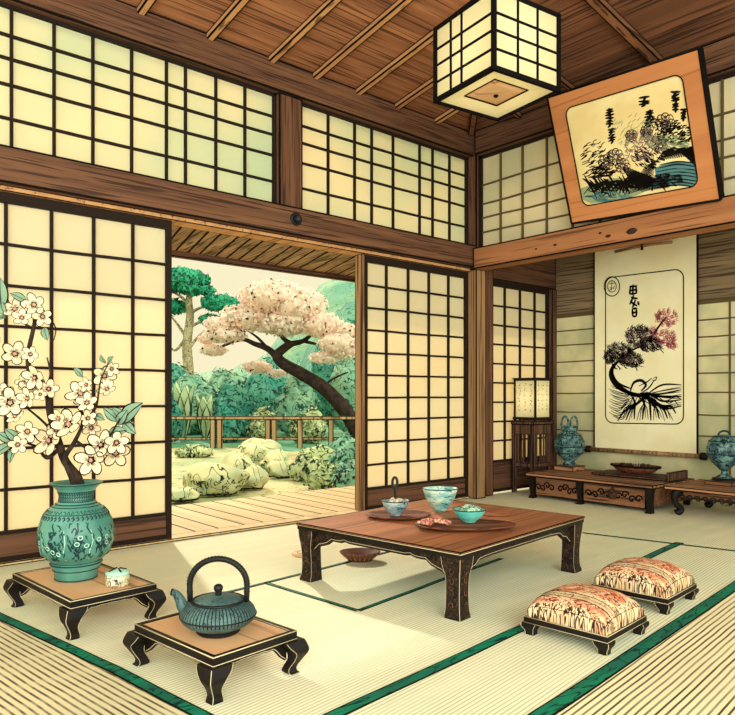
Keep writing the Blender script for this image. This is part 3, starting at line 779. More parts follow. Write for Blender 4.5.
for sx_ in (-1, 1):
    for sy_ in (-1, 1):
        b = leg_mesh(LH-.034, .042, .02, sx_, sy_, sx_*(LX/2-.06), sy_*(LY/2-.06), TL)
        # carved scroll relief on both outer faces
        for axis in (0, 1):
            s = (sx_, sy_)[axis]
            for j, zz in enumerate((.06, .115, .17, .215)):
                pts = []
                for k in range(13):
                    a = k/12*math.pi*1.7+j; rr = .014*(1-k/20)
                    u = math.cos(a)*rr; v = zz+math.sin(a)*rr*1.2
                    if axis == 0: pts.append((s*(LX/2-.06+.047), sy_*(LY/2-.06)+u, v))
                    else: pts.append((sx_*(LX/2-.06)+u, s*(LY/2-.06+.047), v))
                b.tube(pts, .0018, 5, 2)
        b.build('leg', ['carved', 'cream_edge_line', 'kick_z'], lt)

# ------------------------------------------------------------------ celadon vase
VB = Vector((1.09, 3.33, .152))
vz = lambda z: z-.152
VP = [(0, .152), (.086, .152), (.092, .156), (.096, .19), (.106, .212), (.112, .225), (.106, .237), (.125, .25), (.150, .278), (.163, .318), (.168, .35), (.165, .385), (.152, .43), (.138, .458), (.116, .482), (.09, .498), (.078, .508), (.073, .53), (.077, .552), (.09, .572), (.108, .588), (.116, .594), (.112, .597), (.094, .585), (.078, .56), (.06, .53), (.04, .3), (0, .3)]
vase = thing('vase', 'tall celadon vase with dark painted flowers, holding the blossom branch', 'vase', VB)
b = MB(); b.lathe([(r, vz(z)) for r, z in VP], 56); b.build('body', ['celadon'], vase)
def prof_r(z, P):
    for i in range(len(P)-1):
        if P[i][1] <= z <= P[i+1][1] and P[i+1][1] > P[i][1]: f = (z-P[i][1])/(P[i+1][1]-P[i][1]); return P[i][0]+(P[i+1][0]-P[i][0])*f
    return P[-1][0]
def ringline(b, z, w, P, c, m=0, z0=0):
    pts = []
    for k in range(49):
        a = 2*math.pi*k/48; r = prof_r(z, P)+.0012; pts.append((math.cos(a)*r, math.sin(a)*r, z-z0))
    b.tube(pts, w, 6, m, cap=False)
VO = VP[:22]
b = MB()
for z, w in ((.200, .0022), (.2265, .003), (.236, .002), (.490, .0022), (.500, .0028), (.512, .0018), (.556, .002), (.462, .002), (.592, .0028), (.158, .002)): ringline(b, z, w, VO, None, 0, .152)
def vpt(a, z, P=VO, z0=.152, o=.0016): r = prof_r(z, P)+o; return Vector((math.cos(a)*r, math.sin(a)*r, z-z0))
radial = lambda p: Vector((p.x, p.y, 0)).normalized()
rnd = random.Random(3)
for k in range(46):                     # neck key pattern, shoulder scrolls
    a = k*2*math.pi/46
    for zz in (.516, .53, .544): b.ribbon([vpt(a, zz), vpt(a+.05, zz+.010), vpt(a+.11, zz-.004)], .0065, radial, 0)
    b.ribbon([vpt(a, .468+.006*math.sin(k*2)), vpt(a+.05, .478), vpt(a+.09, .466)], .004, radial, 0)
    b.ribbon([vpt(a+.02, .449), vpt(a+.07, .456), vpt(a+.1, .446), vpt(a+.05, .438)], .008, radial, 0)
for k in range(9):                      # flowering sprays round the belly
    a0 = k*2*math.pi/9+.3
    for j in range(40):
        a = a0+rnd.gauss(0, .15); z = .33+rnd.gauss(0, .04); z = min(max(z, .265), .425)
        q = [vpt(a, z)]
        for _ in range(3): a += rnd.uniform(-.07, .07); z = min(max(z+rnd.uniform(-.02, .02), .26), .43); q.append(vpt(a, z))
        b.ribbon(q, .007, radial, 0)
    for j in range(3):
        a = a0+rnd.gauss(0, .1); z = .34+rnd.gauss(0, .03); q = [vpt(a+math.cos(t*.9)*.06, z+math.sin(t*.9)*.009, o=.002) for t in range(8)]
        b.ribbon(q, .004, radial, 1, False)
    b.ribbon([vpt(a0+.3, .262), vpt(a0+.26, .3), vpt(a0+.33, .35), vpt(a0+.28, .4)], .004, radial, 1)
b.build('painted_decoration', ['glaze_dark', 'glaze_light'], vase)

# ------------------------------------------------------------------ blossom branch in the vase
BD = 3.23
def bp(zx, zy, off=0): return at_depth(zx/2.98, zy/2.98+260, BD)+FWD*off
br = thing('blossom_branch', 'dark branch of cream plum blossom standing in the celadon vase', 'branch', Vector((1.09, 3.33, .46)))
b = MB()
limb(b, [(1.09, 3.33, .46), bp(236, 662), bp(195, 600), bp(175, 545), bp(150, 460), bp(138, 385), bp(90, 335), bp(86, 270), bp(103, 185), bp(95, 150)], .024, .007)
limb(b, [(1.10, 3.32, .47), bp(222, 655, -.02), bp(205, 590, -.04), bp(238, 540, -.06), bp(262, 480, -.06), bp(252, 410, -.07)], .017, .005)
limb(b, [bp(178, 560), bp(140, 590), bp(95, 560, .05), bp(50, 545, .06)], .011, .004)
limb(b, [bp(185, 585), bp(160, 520), bp(120, 480, .02), bp(60, 430, .02)], .010, .004)
limb(b, [bp(240, 535, -.06), bp(290, 560, -.08), bp(330, 545, -.08), bp(380, 470, -.1)], .008, .003)
limb(b, [bp(262, 480, -.06), bp(300, 440, -.06), bp(315, 360, -.06), bp(340, 300, -.05)], .007, .002)
limb(b, [bp(150, 460), bp(185, 500), bp(215, 470)], .009, .004)
limb(b, [bp(138, 385), bp(150, 340), bp(140, 290)], .007, .003)
limb(b, [bp(90, 200), bp(50, 170), bp(20, 110)], .006, .002)
limb(b, [bp(130, 150), bp(165, 200), bp(160, 240)], .004, .002)
b.build('twigs', ['branch_bark'], br, True)
def blossom_mesh(r):
    b = MB(); N = 10
    for k in range(5):
        a0 = k*2*math.pi/5; c = Vector((math.cos(a0)*r*.56, math.sin(a0)*r*.56, r*.10))
        inn = []; out = []
        for j in range(N):
            a = 2*math.pi*j/N; ex = Vector((math.cos(a0), math.sin(a0), .35)); ey = Vector((-math.sin(a0), math.cos(a0), 0))
            q = ex*math.cos(a)*r*.46+ey*math.sin(a)*r*.37; cup = Vector((0, 0, r*.06*math.cos(a)**2))
            out.append(c+q+cup); inn.append(c+q*.82+cup)
        b.face(inn, 0)
        for j in range(N): b.face((out[j], out[(j+1) % N], inn[(j+1) % N], inn[j]), 1)
        for s in (-.25, 0, .25):
            p0 = Vector((math.cos(a0+s)*r*.14, math.sin(a0+s)*r*.14, r*.12)); p1 = Vector((math.cos(a0+s)*r*.42, math.sin(a0+s)*r*.42, r*.17))
            b.ribbon([p0, p0.lerp(p1, .5), p1], r*.035, Vector((0, 0, 1)), 1)
    b.ico((0, 0, r*.1), r*.13, 1, 2, scl=(1, 1, .7))
    me = bpy.data.meshes.new('blossom'); me.from_pydata(b.v, [], b.f)
    for m in ('petal', 'ink_black', 'petal_heart'): me.materials.append(MATS[m])
    me.polygons.foreach_set('material_index', b.mi); return me
BM_ = blossom_mesh(1.0)
flowers = [(66, 152, 36), (120, 138, 36), (140, 172, 30), (100, 180, 28), (45, 280, 40), (28, 250, 22), (135, 352, 40), (165, 385, 30), (50, 425, 46), (95, 378, 38), (108, 412, 34),
           (248, 398, 44), (312, 345, 36), (322, 385, 30), (288, 425, 32), (235, 488, 50), (205, 470, 30), (155, 538, 52), (112, 508, 34), (300, 590, 48), (345, 575, 44), (325, 548, 46), (372, 540, 36),
           (265, 372, 24), (125, 285, 26), (70, 465, 28), (182, 505, 28), (275, 500, 28), (340, 325, 24), (75, 365, 24), (90, 545, 28), (285, 470, 26), (150, 400, 20), (30, 395, 28)]
rnd = random.Random(11)
for (zx, zy, zr) in flowers:
    off = -.05+rnd.uniform(-.07, .05); p = bp(zx, zy, off); r = zr/2.98*BD/FP
    o = bpy.data.objects.new('blossom', BM_); COL.objects.link(o); o.parent = br; o.location = p-br.location; o.scale = (r, r, r)
    d = (-FWD+RIGHT*rnd.uniform(-.55, .55)+Vector((0, 0, rnd.uniform(-.3, .7)))).normalized()
    q = d.to_track_quat('Z', 'Y'); o.rotation_euler = (q @ Matrix.Rotation(rnd.uniform(0, 6), 4, 'Z').to_quaternion()).to_euler()
def leaf_mesh():
    b = MB(); n = 8; L = []
    for j in range(n+1):
        f = j/n; w_ = .26*math.sin(math.pi*min(1, f*.95+.03))**.9; L.append((Vector((f, 0, .12*math.sin(f*3))), w_))
    for j in range(n):
        (p, w0), (q, w1) = L[j], L[j+1]
        for s in (-1, 1):
            Y = Vector((0, s, .25))
            b.face((p, p+Y*w0*.82, q+Y*w1*.82, q), 0); b.face((p+Y*w0*.82, p+Y*w0, q+Y*w1, q+Y*w1*.82), 1)
    b.tube([l[0]+Vector((0, 0, .004)) for l in L], .018, 5, 1)
    me = bpy.data.meshes.new('leaf'); me.from_pydata(b.v, [], b.f)
    for m in ('vase_leaf', 'ink_black'): me.materials.append(MATS[m])
    me.polygons.foreach_set('material_index', b.mi); return me
LM = leaf_mesh()
for (x0, y0, x1, y1) in ((25, 150, 30, 62), (20, 120, 0, 70), (40, 175, 5, 190), (22, 130, 48, 175), (60, 545, 12, 580), (62, 540, 20, 510), (70, 550, 60, 600), (85, 540, 45, 500), (375, 485, 445, 425), (380, 480, 425, 515), (370, 480, 330, 440),
                         (365, 490, 400, 445), (385, 470, 355, 440), (150, 205, 168, 245), (262, 350, 245, 322), (338, 312, 360, 290), (330, 310, 322, 285), (400, 500, 420, 480), (300, 460, 335, 475), (335, 520, 400, 505), (100, 130, 60, 108)):
    p, q = bp(x0, y0, -.06), bp(x1, y1, -.09); L = (q-p).length
    o = bpy.data.objects.new('leaf', LM); COL.objects.link(o); o.parent = br; o.location = p-br.location; o.scale = (L, L, L)
    X = (q-p).normalized(); Z = (-FWD+Vector((0, 0, .4))+RIGHT*rnd.uniform(-.4, .4)); Z = (Z-X*Z.dot(X)).normalized(); Y = Z.cross(X)
    o.rotation_euler = Matrix((X, Y, Z)).transposed().to_euler()

# small glass jar on the stand
jar = thing('glass_jar', 'small faceted glass jar with pale lid on the vase stand', 'jar', (1.185, 3.075, .152))
b = MB(); b.lathe([(0, 0), (.042, 0), (.05, .006), (.052, .04), (.048, .052), (0, .052)], 24, lobes=8, lobe=.04); b.build('body', ['jar_glass'], jar)
b = MB(); b.lathe([(.046, .050), (.052, .053), (.052, .061), (.034, .068), (.012, .074), (0, .074)], 24)
for k in range(4):
    a = k*1.57; b.tube([(math.cos(a)*.04, math.sin(a)*.04, .068), (math.cos(a)*.01, math.sin(a)*.01, .078)], .003, 6, 1)
b.build('lid', ['glaze_light', 'ink_black'], jar)

# ------------------------------------------------------------------ kettle
kt = thing('kettle', 'ribbed dark teal iron kettle with an arched black handle', 'kettle', (1.234, 2.252, .147))
KP = [(0, 0), (.072, 0), (.078, .006), (.074, .016), (.088, .022), (.112, .034), (.128, .048), (.134, .06), (.1355, .064), (.134, .068), (.127, .086), (.112, .102), (.094, .112), (.088, .113)]
b = MB(); b.lathe(KP, 180, lobes=60, lobe=.006, mfun=lambda i, k: 1 if i < 4 or (k % 3 == 1 and 5 < i < 12) else 0); b.build('body', ['kettle_iron', 'iron_black'], kt)
b = MB(); b.tube([(math.cos(k/40*6.2832)*.135, math.sin(k/40*6.2832)*.135, .064) for k in range(41)], .0028, 6, cap=False)
b.tube([(math.cos(k/40*6.2832)*.091, math.sin(k/40*6.2832)*.091, .114) for k in range(41)], .006, 8, cap=False)
b.build('rings', ['iron_black'], kt)
ld = MB(); ld.lathe([(.088, .112), (.084, .119), (.06, .126), (.03, .131), (0, .132)], 40); lid = ld.build('lid', ['kettle_iron'], kt)
b = MB(); b.lathe([(.008, .13), (.012, .136), (.009, .143), (.016, .152), (.017, .163), (.010, .171), (0, .173)], 20); b.build('lid_knob', ['iron_black'], lid)
b = MB(); pts = []
for k in range(33):
    a = math.pi*(-.06+1.12*k/32); pts.append(RIGHT*(math.cos(a)*.103)+Vector((0, 0, .17+math.sin(a)*.093 if math.sin(a) > 0 else .17+math.sin(a)*.32)))
b.tube(pts, .0105, 12)
for i in range(1, 32):
    p = pts[i]; T = (pts[min(i+1, 32)]-pts[i-1]).normalized(); N = FWD; B = T.cross(N)
    b.tube([p+(N*math.cos(t*.6283)+B*math.sin(t*.6283))*.0112 for t in range(11)], .0015, 5, 1, cap=False)
b.build('handle', ['iron_black', 'lacquer'], kt)
b = MB(); L = -RIGHT
q = spline([L*.105+Vector((0, 0, .07)), L*.128+Vector((0, 0, .092)), L*.138+Vector((0, 0, .115)), L*.152+Vector((0, 0, .136)), L*.166+Vector((0, 0, .144))], 4)
b.tube(q, [.026-.016*i/(len(q)-1) for i in range(len(q))], 12); b.tube([q[-2], q[-1]+L*.004], [.013, .012], 12, 1); b.build('spout', ['kettle_iron', 'iron_black'], kt)

# ------------------------------------------------------------------ floor cushions on black frames
def cushion_seat(loc, rz, label):
    t = thing('cushion_seat', label, 'cushion', loc, rz, 'brocade floor cushions'); s = .175
    b = MB(); b.box(-s-.008, s+.008, -s-.008, s+.008, .05, .075)
    c = [(-s-.008, -s-.008), (s+.008, -s-.008), (s+.008, s+.008), (-s-.008, s+.008)]
    for k in range(4):
        (xa, ya), (xb, yb) = c[k], c[(k+1) % 4]
        b.tube([(xa, ya, .075), (xb, yb, .075)], .0016, 6, 1); b.tube([(xa, ya, .051), (xb, yb, .051)], .0012, 6, 1)
    b.build('frame', ['lacquer', 'cream_edge_line'], t)
    for sx_ in (-1, 1):
        for sy_ in (-1, 1):
            leg_mesh(.05, .024, .014, sx_, sy_, sx_*(s-.018), sy_*(s-.018), [(.1, 1, 1.35), (.5, .7, 1.2), (.4, .35, .8), (.3, 0, .75)]).build('leg', ['lacquer', 'cream_edge_line'], t)
    b = MB(); n = 36; H = .115; P = []
    def pt(u, v):
        e = 1-(abs(u)**3.4); f = 1-(abs(v)**3.4)
        h = (max(e, 0)*max(f, 0))**.36; crown = 1-.22*(u*u+v*v)/2
        k = 1-.0*(1-h)
        return Vector((u*s, v*s, .073+.02+(H-.02)*h*crown))
    g = [[pt(math.sin((i/n*2-1)*math.pi/2), math.sin((j/n*2-1)*math.pi/2)) for j in range(n+1)] for i in range(n+1)]
    for i in range(n):
        for j in range(n):
            cc = (g[i][j]+g[i+1][j+1])/2; band = -.115 < cc.x < -.075 or .06 > cc.x > .045
            nn = (g[i+1][j]-g[i][j]).cross(g[i][j+1]-g[i][j]).normalized()
            b.face((g[i][j], g[i+1][j], g[i+1][j+1], g[i][j+1]), 2 if (-.118 < cc.x < -.08) else (0 if nn.z > .72 else 1), True)
    for side in range(4):               # piping round the lower seam
        e = [g[k][0] for k in range(n+1)] if side == 0 else [g[n][k] for k in range(n+1)] if side == 1 else [g[k][n] for k in range(n+1)] if side == 2 else [g[0][k] for k in range(n+1)]
        for k in range(n):
            a, c2 = e[k], e[k+1]; b.face((a, c2, Vector((c2.x, c2.y, .073)), Vector((a.x, a.y, .073))), 1, False)
    b.build('cushion', ['brocade', 'brocade_side', 'brocade_band'], t)
    b = MB()
    for xx in (-.119, -.079, -.10):
        uu = xx/s; b.tube([pt(uu, math.sin((j/n*2-1)*math.pi/2))+Vector((0, 0, .0008)) for j in range(1, n)], .0014 if xx != -.10 else .0007, 5, 0)
    for k, (yy) in enumerate((-1, 1)):
        b.tube([pt(math.sin((j/n*2-1)*math.pi/2), yy*.97) for j in range(n+1)], .0012, 5)
        b.tube([pt(yy*.97, math.sin((j/n*2-1)*math.pi/2)) for j in range(n+1)], .0012, 5)
    b.build('seam_lines', ['ink_black'], t)
    return t
cushion_seat((2.60, 1.615, 0), R(5), 'orange brocade cushion on a black footed frame, the nearer of the two')
cushion_seat((3.26, 1.70, 0), R(5), 'orange brocade cushion on a black footed frame, the farther one on the right')

# ------------------------------------------------------------------ things on the low table
TZ = LH
def rot_z(o, a): o.rotation_euler.z = a
ry = math.atan2(UB[0], UA[0])        # long axis of the trays runs across the view
p = Vector((2.756, 2.70, TZ))
pl = tag(None or (lambda b: (b.lathe([(0, 0), (.11, 0), (.165, .010), (.185, .017), (.182, .021), (.15, .014), (0, .010)], 40, sy=.78), b.build('wooden_plate', ['tray_wood']))[1])(MB()), 'round dark wooden plate under the grey-blue bowl on the low table', 'plate')
pl.location = (2.70, 2.86, TZ); rot_z(pl, ry)
b = MB(); b.lathe([(0, 0), (.16, 0), (.225, .012), (.262, .022), (.258, .027), (.21, .018), (0, .012)], 44, sy=.56, lobes=3, lobe=.03)
tr = tag(b.build('serving_tray', ['tray_wood']), 'long dark wooden tray at the front of the low table, holding the turquoise bowl', 'tray'); tr.location = (2.73, 2.40, TZ); rot_z(tr, ry)
BP = [(0, 0), (.36, 0), (.40, .10), (.42, .14), (.62, .30), (.84, .60), (.95, .88), (1.0, 1.0), (.96, .99), (.90, .86), (.76, .56), (.5, .32), (0, .28)]
def bowl(name, loc, r, h, mat, label, foodmat=None, flabel='food', bump=.5, seed=0):
    t = thing(name, label, 'bowl', loc)
    b = MB(); b.lathe([(q[0]*r, q[1]*h) for q in BP], 36)
    b.tube([(math.cos(k/36*6.2832)*r*.99, math.sin(k/36*6.2832)*r*.99, h) for k in range(37)], .0028, 6, 1, cap=False)
    b.build('body', [mat, 'glaze_dark'], t)
    if foodmat:
        b = MB(); rr = random.Random(seed)
        b.ico((0, 0, h*.72), r*.72, 3, 0, .35, 3, seed, (1, 1, bump*.7))
        for k in range(9):
            a = k*.7; b.ico((math.cos(a)*r*.45*rr.random(), math.sin(a)*r*.45*rr.random(), h*(.95+.25*bump*rr.random())), r*.24, 2, 0, .3, 3, k, (1.2, .8, .7))
        b.build('food', [foodmat], t)
    return t
gb = bowl('bowl', (2.685, 2.87, TZ+.010), .078, .085, 'bowl_grey', 'small grey-blue bowl of pale food with a dark spoon standing in it', 'food_cream', seed=2)
# spoon in the bowl
b = MB(); q = spline([(0, 0, .045), (-.002, 0, .12), (-.004, 0, .17)], 5)
b.tube(q, [.008]*len(q), 8)
lp = [Vector((-.004, 0, .185))+RIGHT*math.cos(t/16*6.2832)*.014+Vector((0, 0, math.sin(t/16*6.2832)*.032)) for t in range(17)]
b.tube(lp, .0075, 8, cap=False)
sp = tag(b.build('spoon', ['iron_black']), 'dark looped-handle spoon standing upright in the grey-blue bowl', 'spoon'); sp.location = (2.685, 2.87, TZ+.01)
sb = bowl('bowl', (3.04, 2.86, TZ), .105, .135, 'bowl_glaze', 'largest bowl on the low table, white and teal glazed, standing at the back', None)
b = MB(); b.lathe([(0, .0), (.075, 0)], 24); o = b.build('tea', ['bowl_turq'], sb); o.location = (0, 0, .095)
bowl('bowl', (2.835, 2.455, TZ+.012), .088, .07, 'bowl_turq', 'turquoise bowl heaped with green and white food on the long tray', 'food_green', bump=.9, seed=5)
b = MB(); rr = random.Random(4)
for k in range(26):
    a = rr.random()*6.28; r_ = rr.random()**.5; b.ico((math.cos(a)*r_*.085, math.sin(a)*r_*.045, .004+.012*(1-r_)), .012+.008*rr.random(), 1, 0, .4, 3, k, (1.3, 1, .7))
o = tag(b.build('red_garnish', ['food_red']), 'small heap of red and pink pickles on the left of the long tray', 'food', kind='stuff'); o.location = (2.63, 2.52, TZ+.026); rot_z(o, ry)
# flat wooden slats lying to the right of the tray
b = MB(); b.lathe([(0, 0), (.08, 0), (.095, .006), (.09, .010), (0, .008)], 24, sy=.6); o = tag(b.build('wooden_dish', ['table_top']), 'flat brown wooden dish at the right of the low table, behind the tray', 'dish'); o.location = (3.17, 2.56, TZ); rot_z(o, ry)
b = MB(); b.tube([(-.1, 0, .016), (0, .003, .017), (.1, .006, .016)], [.004, .006, .009], 8, flat=.6); o = tag(b.build('wooden_spatula', ['tray_wood']), 'thin wooden spatula lying across the flat brown dish', 'spatula'); o.location = (3.17, 2.56, TZ); rot_z(o, ry-.2)
# under the table
b = MB(); b.lathe([(0, 0), (.07, 0), (.08, .01), (.12, .045), (.125, .055), (.118, .056), (.07, .02), (0, .015)], 36, sy=.8)
for k in range(20):
    a = 2*math.pi*k/20; b.tube([(math.cos(a)*.085, math.sin(a)*.068, .014), (math.cos(a)*.124, math.sin(a)*.099, .052)], .0015, 5, 1)
o = tag(b.build('shallow_basket', ['tray_wood', 'cream_edge_line']), 'shallow dark ribbed basket on the mat beneath the low table', 'basket'); o.location = (2.72, 3.22, 0); rot_z(o, ry)
b = MB(); b.lathe([(0, 0), (.082, 0), (.088, .006), (.085, .014), (0, .016)], 32); b.lathe([(.05, .0155), (.052, .0165), (.054, .0155)], 32, m=1)
o = tag(b.build('woven_coaster', ['tan_panel', 'ink_black']), 'round flat tan coaster on the mat behind the left leg of the low table', 'coaster'); o.location = (2.56, 3.56, 0)

# ------------------------------------------------------------------ alcove bench, side table
bx0, bx1, by0, by1, bh = 5.66, 6.40, 2.86, 4.125, .24
bench = thing('display_bench', 'long low carved wooden bench running along the alcove floor', 'bench', ((bx0+bx1)/2, (by0+by1)/2, 0))
b = MB(); b.box(bx0-.03, bx1, by0, by1+.03, bh-.03, bh, .007); b.build('top', ['bench_top', 'ink_black'], bench, True)
def panel(y0, y1, name, x=bx0):
    b = MB(); b.box(x, x+.02, y0, y1, .03, bh-.035, .008, m=0, mi=1)
    rr = random.Random(int(y0*100))
    for s in (-1, 1):                  # curling carved scrolls, mirrored about the panel's middle
        cy_ = (y0+y1)/2
        for j in range(4):
            c0_ = Vector((x-.002, cy_+s*(.05+j*(y1-y0)/9.5), .115+.02*math.sin(j*2)))
            pts = [c0_+Vector((0, math.cos(k*.5)*.034*(1-k/18)*s, math.sin(k*.5)*.034*(1-k/18))) for k in range(15)]
            b.tube(pts, .007, 6, 1)
    b.build(name, ['bench_body', 'ink_black', 'fretwork'], bench, True)
    return b
panel(3.59, 4.06, 'carved_panel'); panel(2.94, 3.54, 'carved_drawer')
b = MB(); b.box(bx0+.03, bx1-.02, by0+.03, by1-.02, .05, bh-.03); b.build('carcass', ['bench_body'], bench, True)
for y in (by1-.04, 3.565, 2.90):
    b = MB(); q = [(bx0+.01, .21, .032), (bx0-.012, .16, .028), (bx0-.004, .09, .022), (bx0+.006, .04, .022), (bx0-.014, .0, .030)]
    L = [[Vector((xx+a*hw, y+c2*hw, z)) for a, c2 in ((-1, -1), (1, -1), (1, 1), (-1, 1))] for xx, z, hw in q]
    for i in range(len(L)-1):
        for k in range(4): b.face((L[i][k], L[i][(k+1) % 4], L[i+1][(k+1) % 4], L[i+1][k]), 0)
    b.face(L[-1]); b.build('leg', ['lacquer'], bench, True)
for y in (by1-.05, by0+.05):
    b = MB(); b.box(bx1-.06, bx1-.02, y-.025, y+.025, 0, bh-.03); b.build('leg', ['lacquer'], bench, True)
for y in (3.24,):                      # drawer boss
    b = MB(); b.lathe([(0, 0), (.045, .002), (.05, .01), (.03, .018), (0, .02)], 20, lobes=5, lobe=.15); o = b.build('drawer_boss', ['fretwork'], bench); o.location = (bx0-bench.location.x-.002, y-bench.location.y, .13); o.rotation_euler = (0, R(-90), 0)

st = thing('side_table', 'low carved table with curved legs at the right end of the alcove', 'table', (6.1, 2.3, 0))
b = MB(); b.box(5.70, 6.40, 1.75, 2.80, bh-.03, bh, .007); b.build('top', ['bench_top', 'ink_black'], st, True)
b = MB(); b.box(5.78, 5.80, 1.82, 2.72, .14, bh-.03, .006)
for k in range(14):
    c0_ = Vector((5.776, 1.86+k*.063, .145)); b.tube([c0_+Vector((0, math.cos(j*.5)*.028*(1-j/18), math.sin(j*.5)*.03*(1-j/18))) for j in range(14)], .005, 6, 1)
b.build('carved_apron', ['bench_body', 'lacquer'], st, True)
for (x_, y_, s) in ((5.77, 2.70, 1), (5.77, 1.85, -1), (6.34, 2.70, 1), (6.34, 1.85, -1)):
    b = MB(); q = spline([Vector((x_, y_, .21)), Vector((x_-.03, y_+s*.03, .165)), Vector((x_-.02, y_+s*.02, .09)), Vector((x_+.01, y_-s*.01, .045)), Vector((x_-.02, y_+s*.02, .012))], 4)
    b.tube(q, [.042-.018*math.sin(i/(len(q)-1)*2.6) for i in range(len(q))], 10); b.v = [(vx, vy, max(vz_, 0)) for vx, vy, vz_ in b.v]; b.build('leg', ['lacquer'], st, True)

# lamp stand + lamp
ls = thing('lamp_stand', 'tall narrow dark wooden stand under the paper lamp in the alcove corner', 'stand', (5.975, 4.33, 0))
b = MB(); b.box(-.18, .17, -.15, .13, .70, .735, .008); b.build('top', ['stand_wood', 'ink_black'], ls)
for (x_, y_) in ((-.155, -.125), (.145, -.125), (-.155, .105), (.145, .105)):
    b = MB(); z0_ = bh+.001 if y_ < 0 else 0.0
    z0_ = 0.0
    b.box(x_-.02, x_+.02, y_-.02, y_+.02, z0_, .70, .005)
    if x_ < 0: b.lathe([(.028, 0), (.03, .012), (.02, .03)], 12, (x_, y_, z0_))
    b.build('leg', ['stand_wood', 'ink_black'], ls)
b = MB()
for y_ in (-.125, .105):
    b.box(-.155, .145, y_-.012, y_+.012, .60, .70, .005); b.box(-.155, .145, y_-.01, y_+.01, .27, .31, .004)
    for k in range(1, 5): b.box(-.155+k*.06-.006, -.155+k*.06+.006, y_-.006, y_+.006, .31, .60)
for x_ in (-.155, .145):
    b.box(x_-.012, x_+.012, -.125, .105, .60, .70, .005); b.box(x_-.01, x_+.01, -.125, .105, .27, .31, .004)
    for k in range(1, 4): b.box(x_-.006, x_+.006, -.125+k*.058-.006, -.125+k*.058+.006, .31, .60)
b.build('slat_panels', ['stand_wood', 'ink_black'], ls)

lm = thing('paper_lamp', 'square paper lamp with black frame and brush writing on a dark stand', 'lamp', (5.97, 4.32, .735))
a = .125
b = MB()
for (sx_, sy_) in ((-1, -1), (1, -1), (-1, 1), (1, 1)): b.box(sx_*a-.009, sx_*a+.009, sy_*a-.009, sy_*a+.009, .02, .43)
for z0_, z1_, ex in ((.015, .04, .02), (.41, .43, .01), (.43, .44, .025)):
    for s in (-1, 1):
        b.box(-a-ex, a+ex, s*a-.012, s*a+.012, z0_, z1_); b.box(s*a-.012, s*a+.012, -a-ex, a+ex, z0_, z1_)
for (sx_, sy_) in ((-1, -1), (1, -1), (-1, 1), (1, 1)): b.lathe([(0, 0), (.014, 0), (.016, .012), (.01, .02)], 10, (sx_*a, sy_*a, 0))
b.build('frame', ['lattice_bar'], lm)
b = MB(); b.box(-a+.002, a-.002, -a+.002, a-.002, .03, .42); b.build('paper_shade', ['lamp_paper'], lm)
b = MB(); rr = random.Random(9)
for face in (0, 1):
    for col in range(3):
        for ch in range(6):
            u0 = -.07+col*.07; z0_ = .37-ch*.052
            for s_ in range(4):
                u = u0+rr.uniform(-.012, .012); z = z0_+rr.uniform(-.016, .016); du = rr.uniform(-.014, .014); dz = rr.uniform(-.014, .014)
                if face == 0: b.ribbon([(-a-.001, u, z), (-a-.001, u+du*.5, z+dz*.4), (-a-.001, u+du, z+dz)], .005, Vector((-1, 0, 0)))
                else: b.ribbon([(u, -a-.001, z), (u+du*.5, -a-.001, z+dz*.4), (u+du, -a-.001, z+dz)], .005, Vector((0, -1, 0)))
o = b.build('brush_writing', ['ink_black'], lm); o['kind'] = 'stuff'
pld = bpy.data.lights.new('lamp_bulb', 'POINT'); pld.energy = .7; pld.shadow_soft_size = .05; pld.color = (1, .9, .7)
plo = bpy.data.objects.new('lamp_bulb', pld); COL.objects.link(plo); plo.parent = lm; plo.location = (0, 0, .22)

# blue ornament vases on the bench
ov = thing('lidded_jar', 'round blue glazed jar with looped handles at the left end of the bench', 'jar', (6.15, 4.00, bh))
b = MB(); b.box(-.11, .11, -.11, .11, 0, .05, .006); b.build('plinth', ['bench_top', 'ink_black'], ov)
b = MB(); b.lathe([(0, .05), (.06, .05), (.065, .07), (.045, .09), (.075, .12), (.13, .175), (.152, .24), (.148, .30), (.115, .36), (.07, .395), (.055, .42), (.075, .45), (.06, .45), (.03, .42), (0, .42)], 36); b.build('body', ['blue_pot'], ov)
for s in (-1, 1):
    b = MB(); b.tube([Vector((0, 0, .46))+RIGHT*(s*.045+math.cos(t/16*6.2832)*.036)+Vector((0, 0, math.sin(t/16*6.2832)*.085)) for t in range(17)], .011, 8, cap=False); b.build('handle', ['blue_pot'], ov)
b = MB()
for z_, r_ in ((.175, .132), (.24, .1535), (.36, .117), (.395, .071)): b.tube([(math.cos(t/32*6.2832)*r_, math.sin(t/32*6.2832)*r_, z_) for t in range(33)], .005, 6, cap=False)
b.build('glaze_rings', ['glaze_dark'], ov)

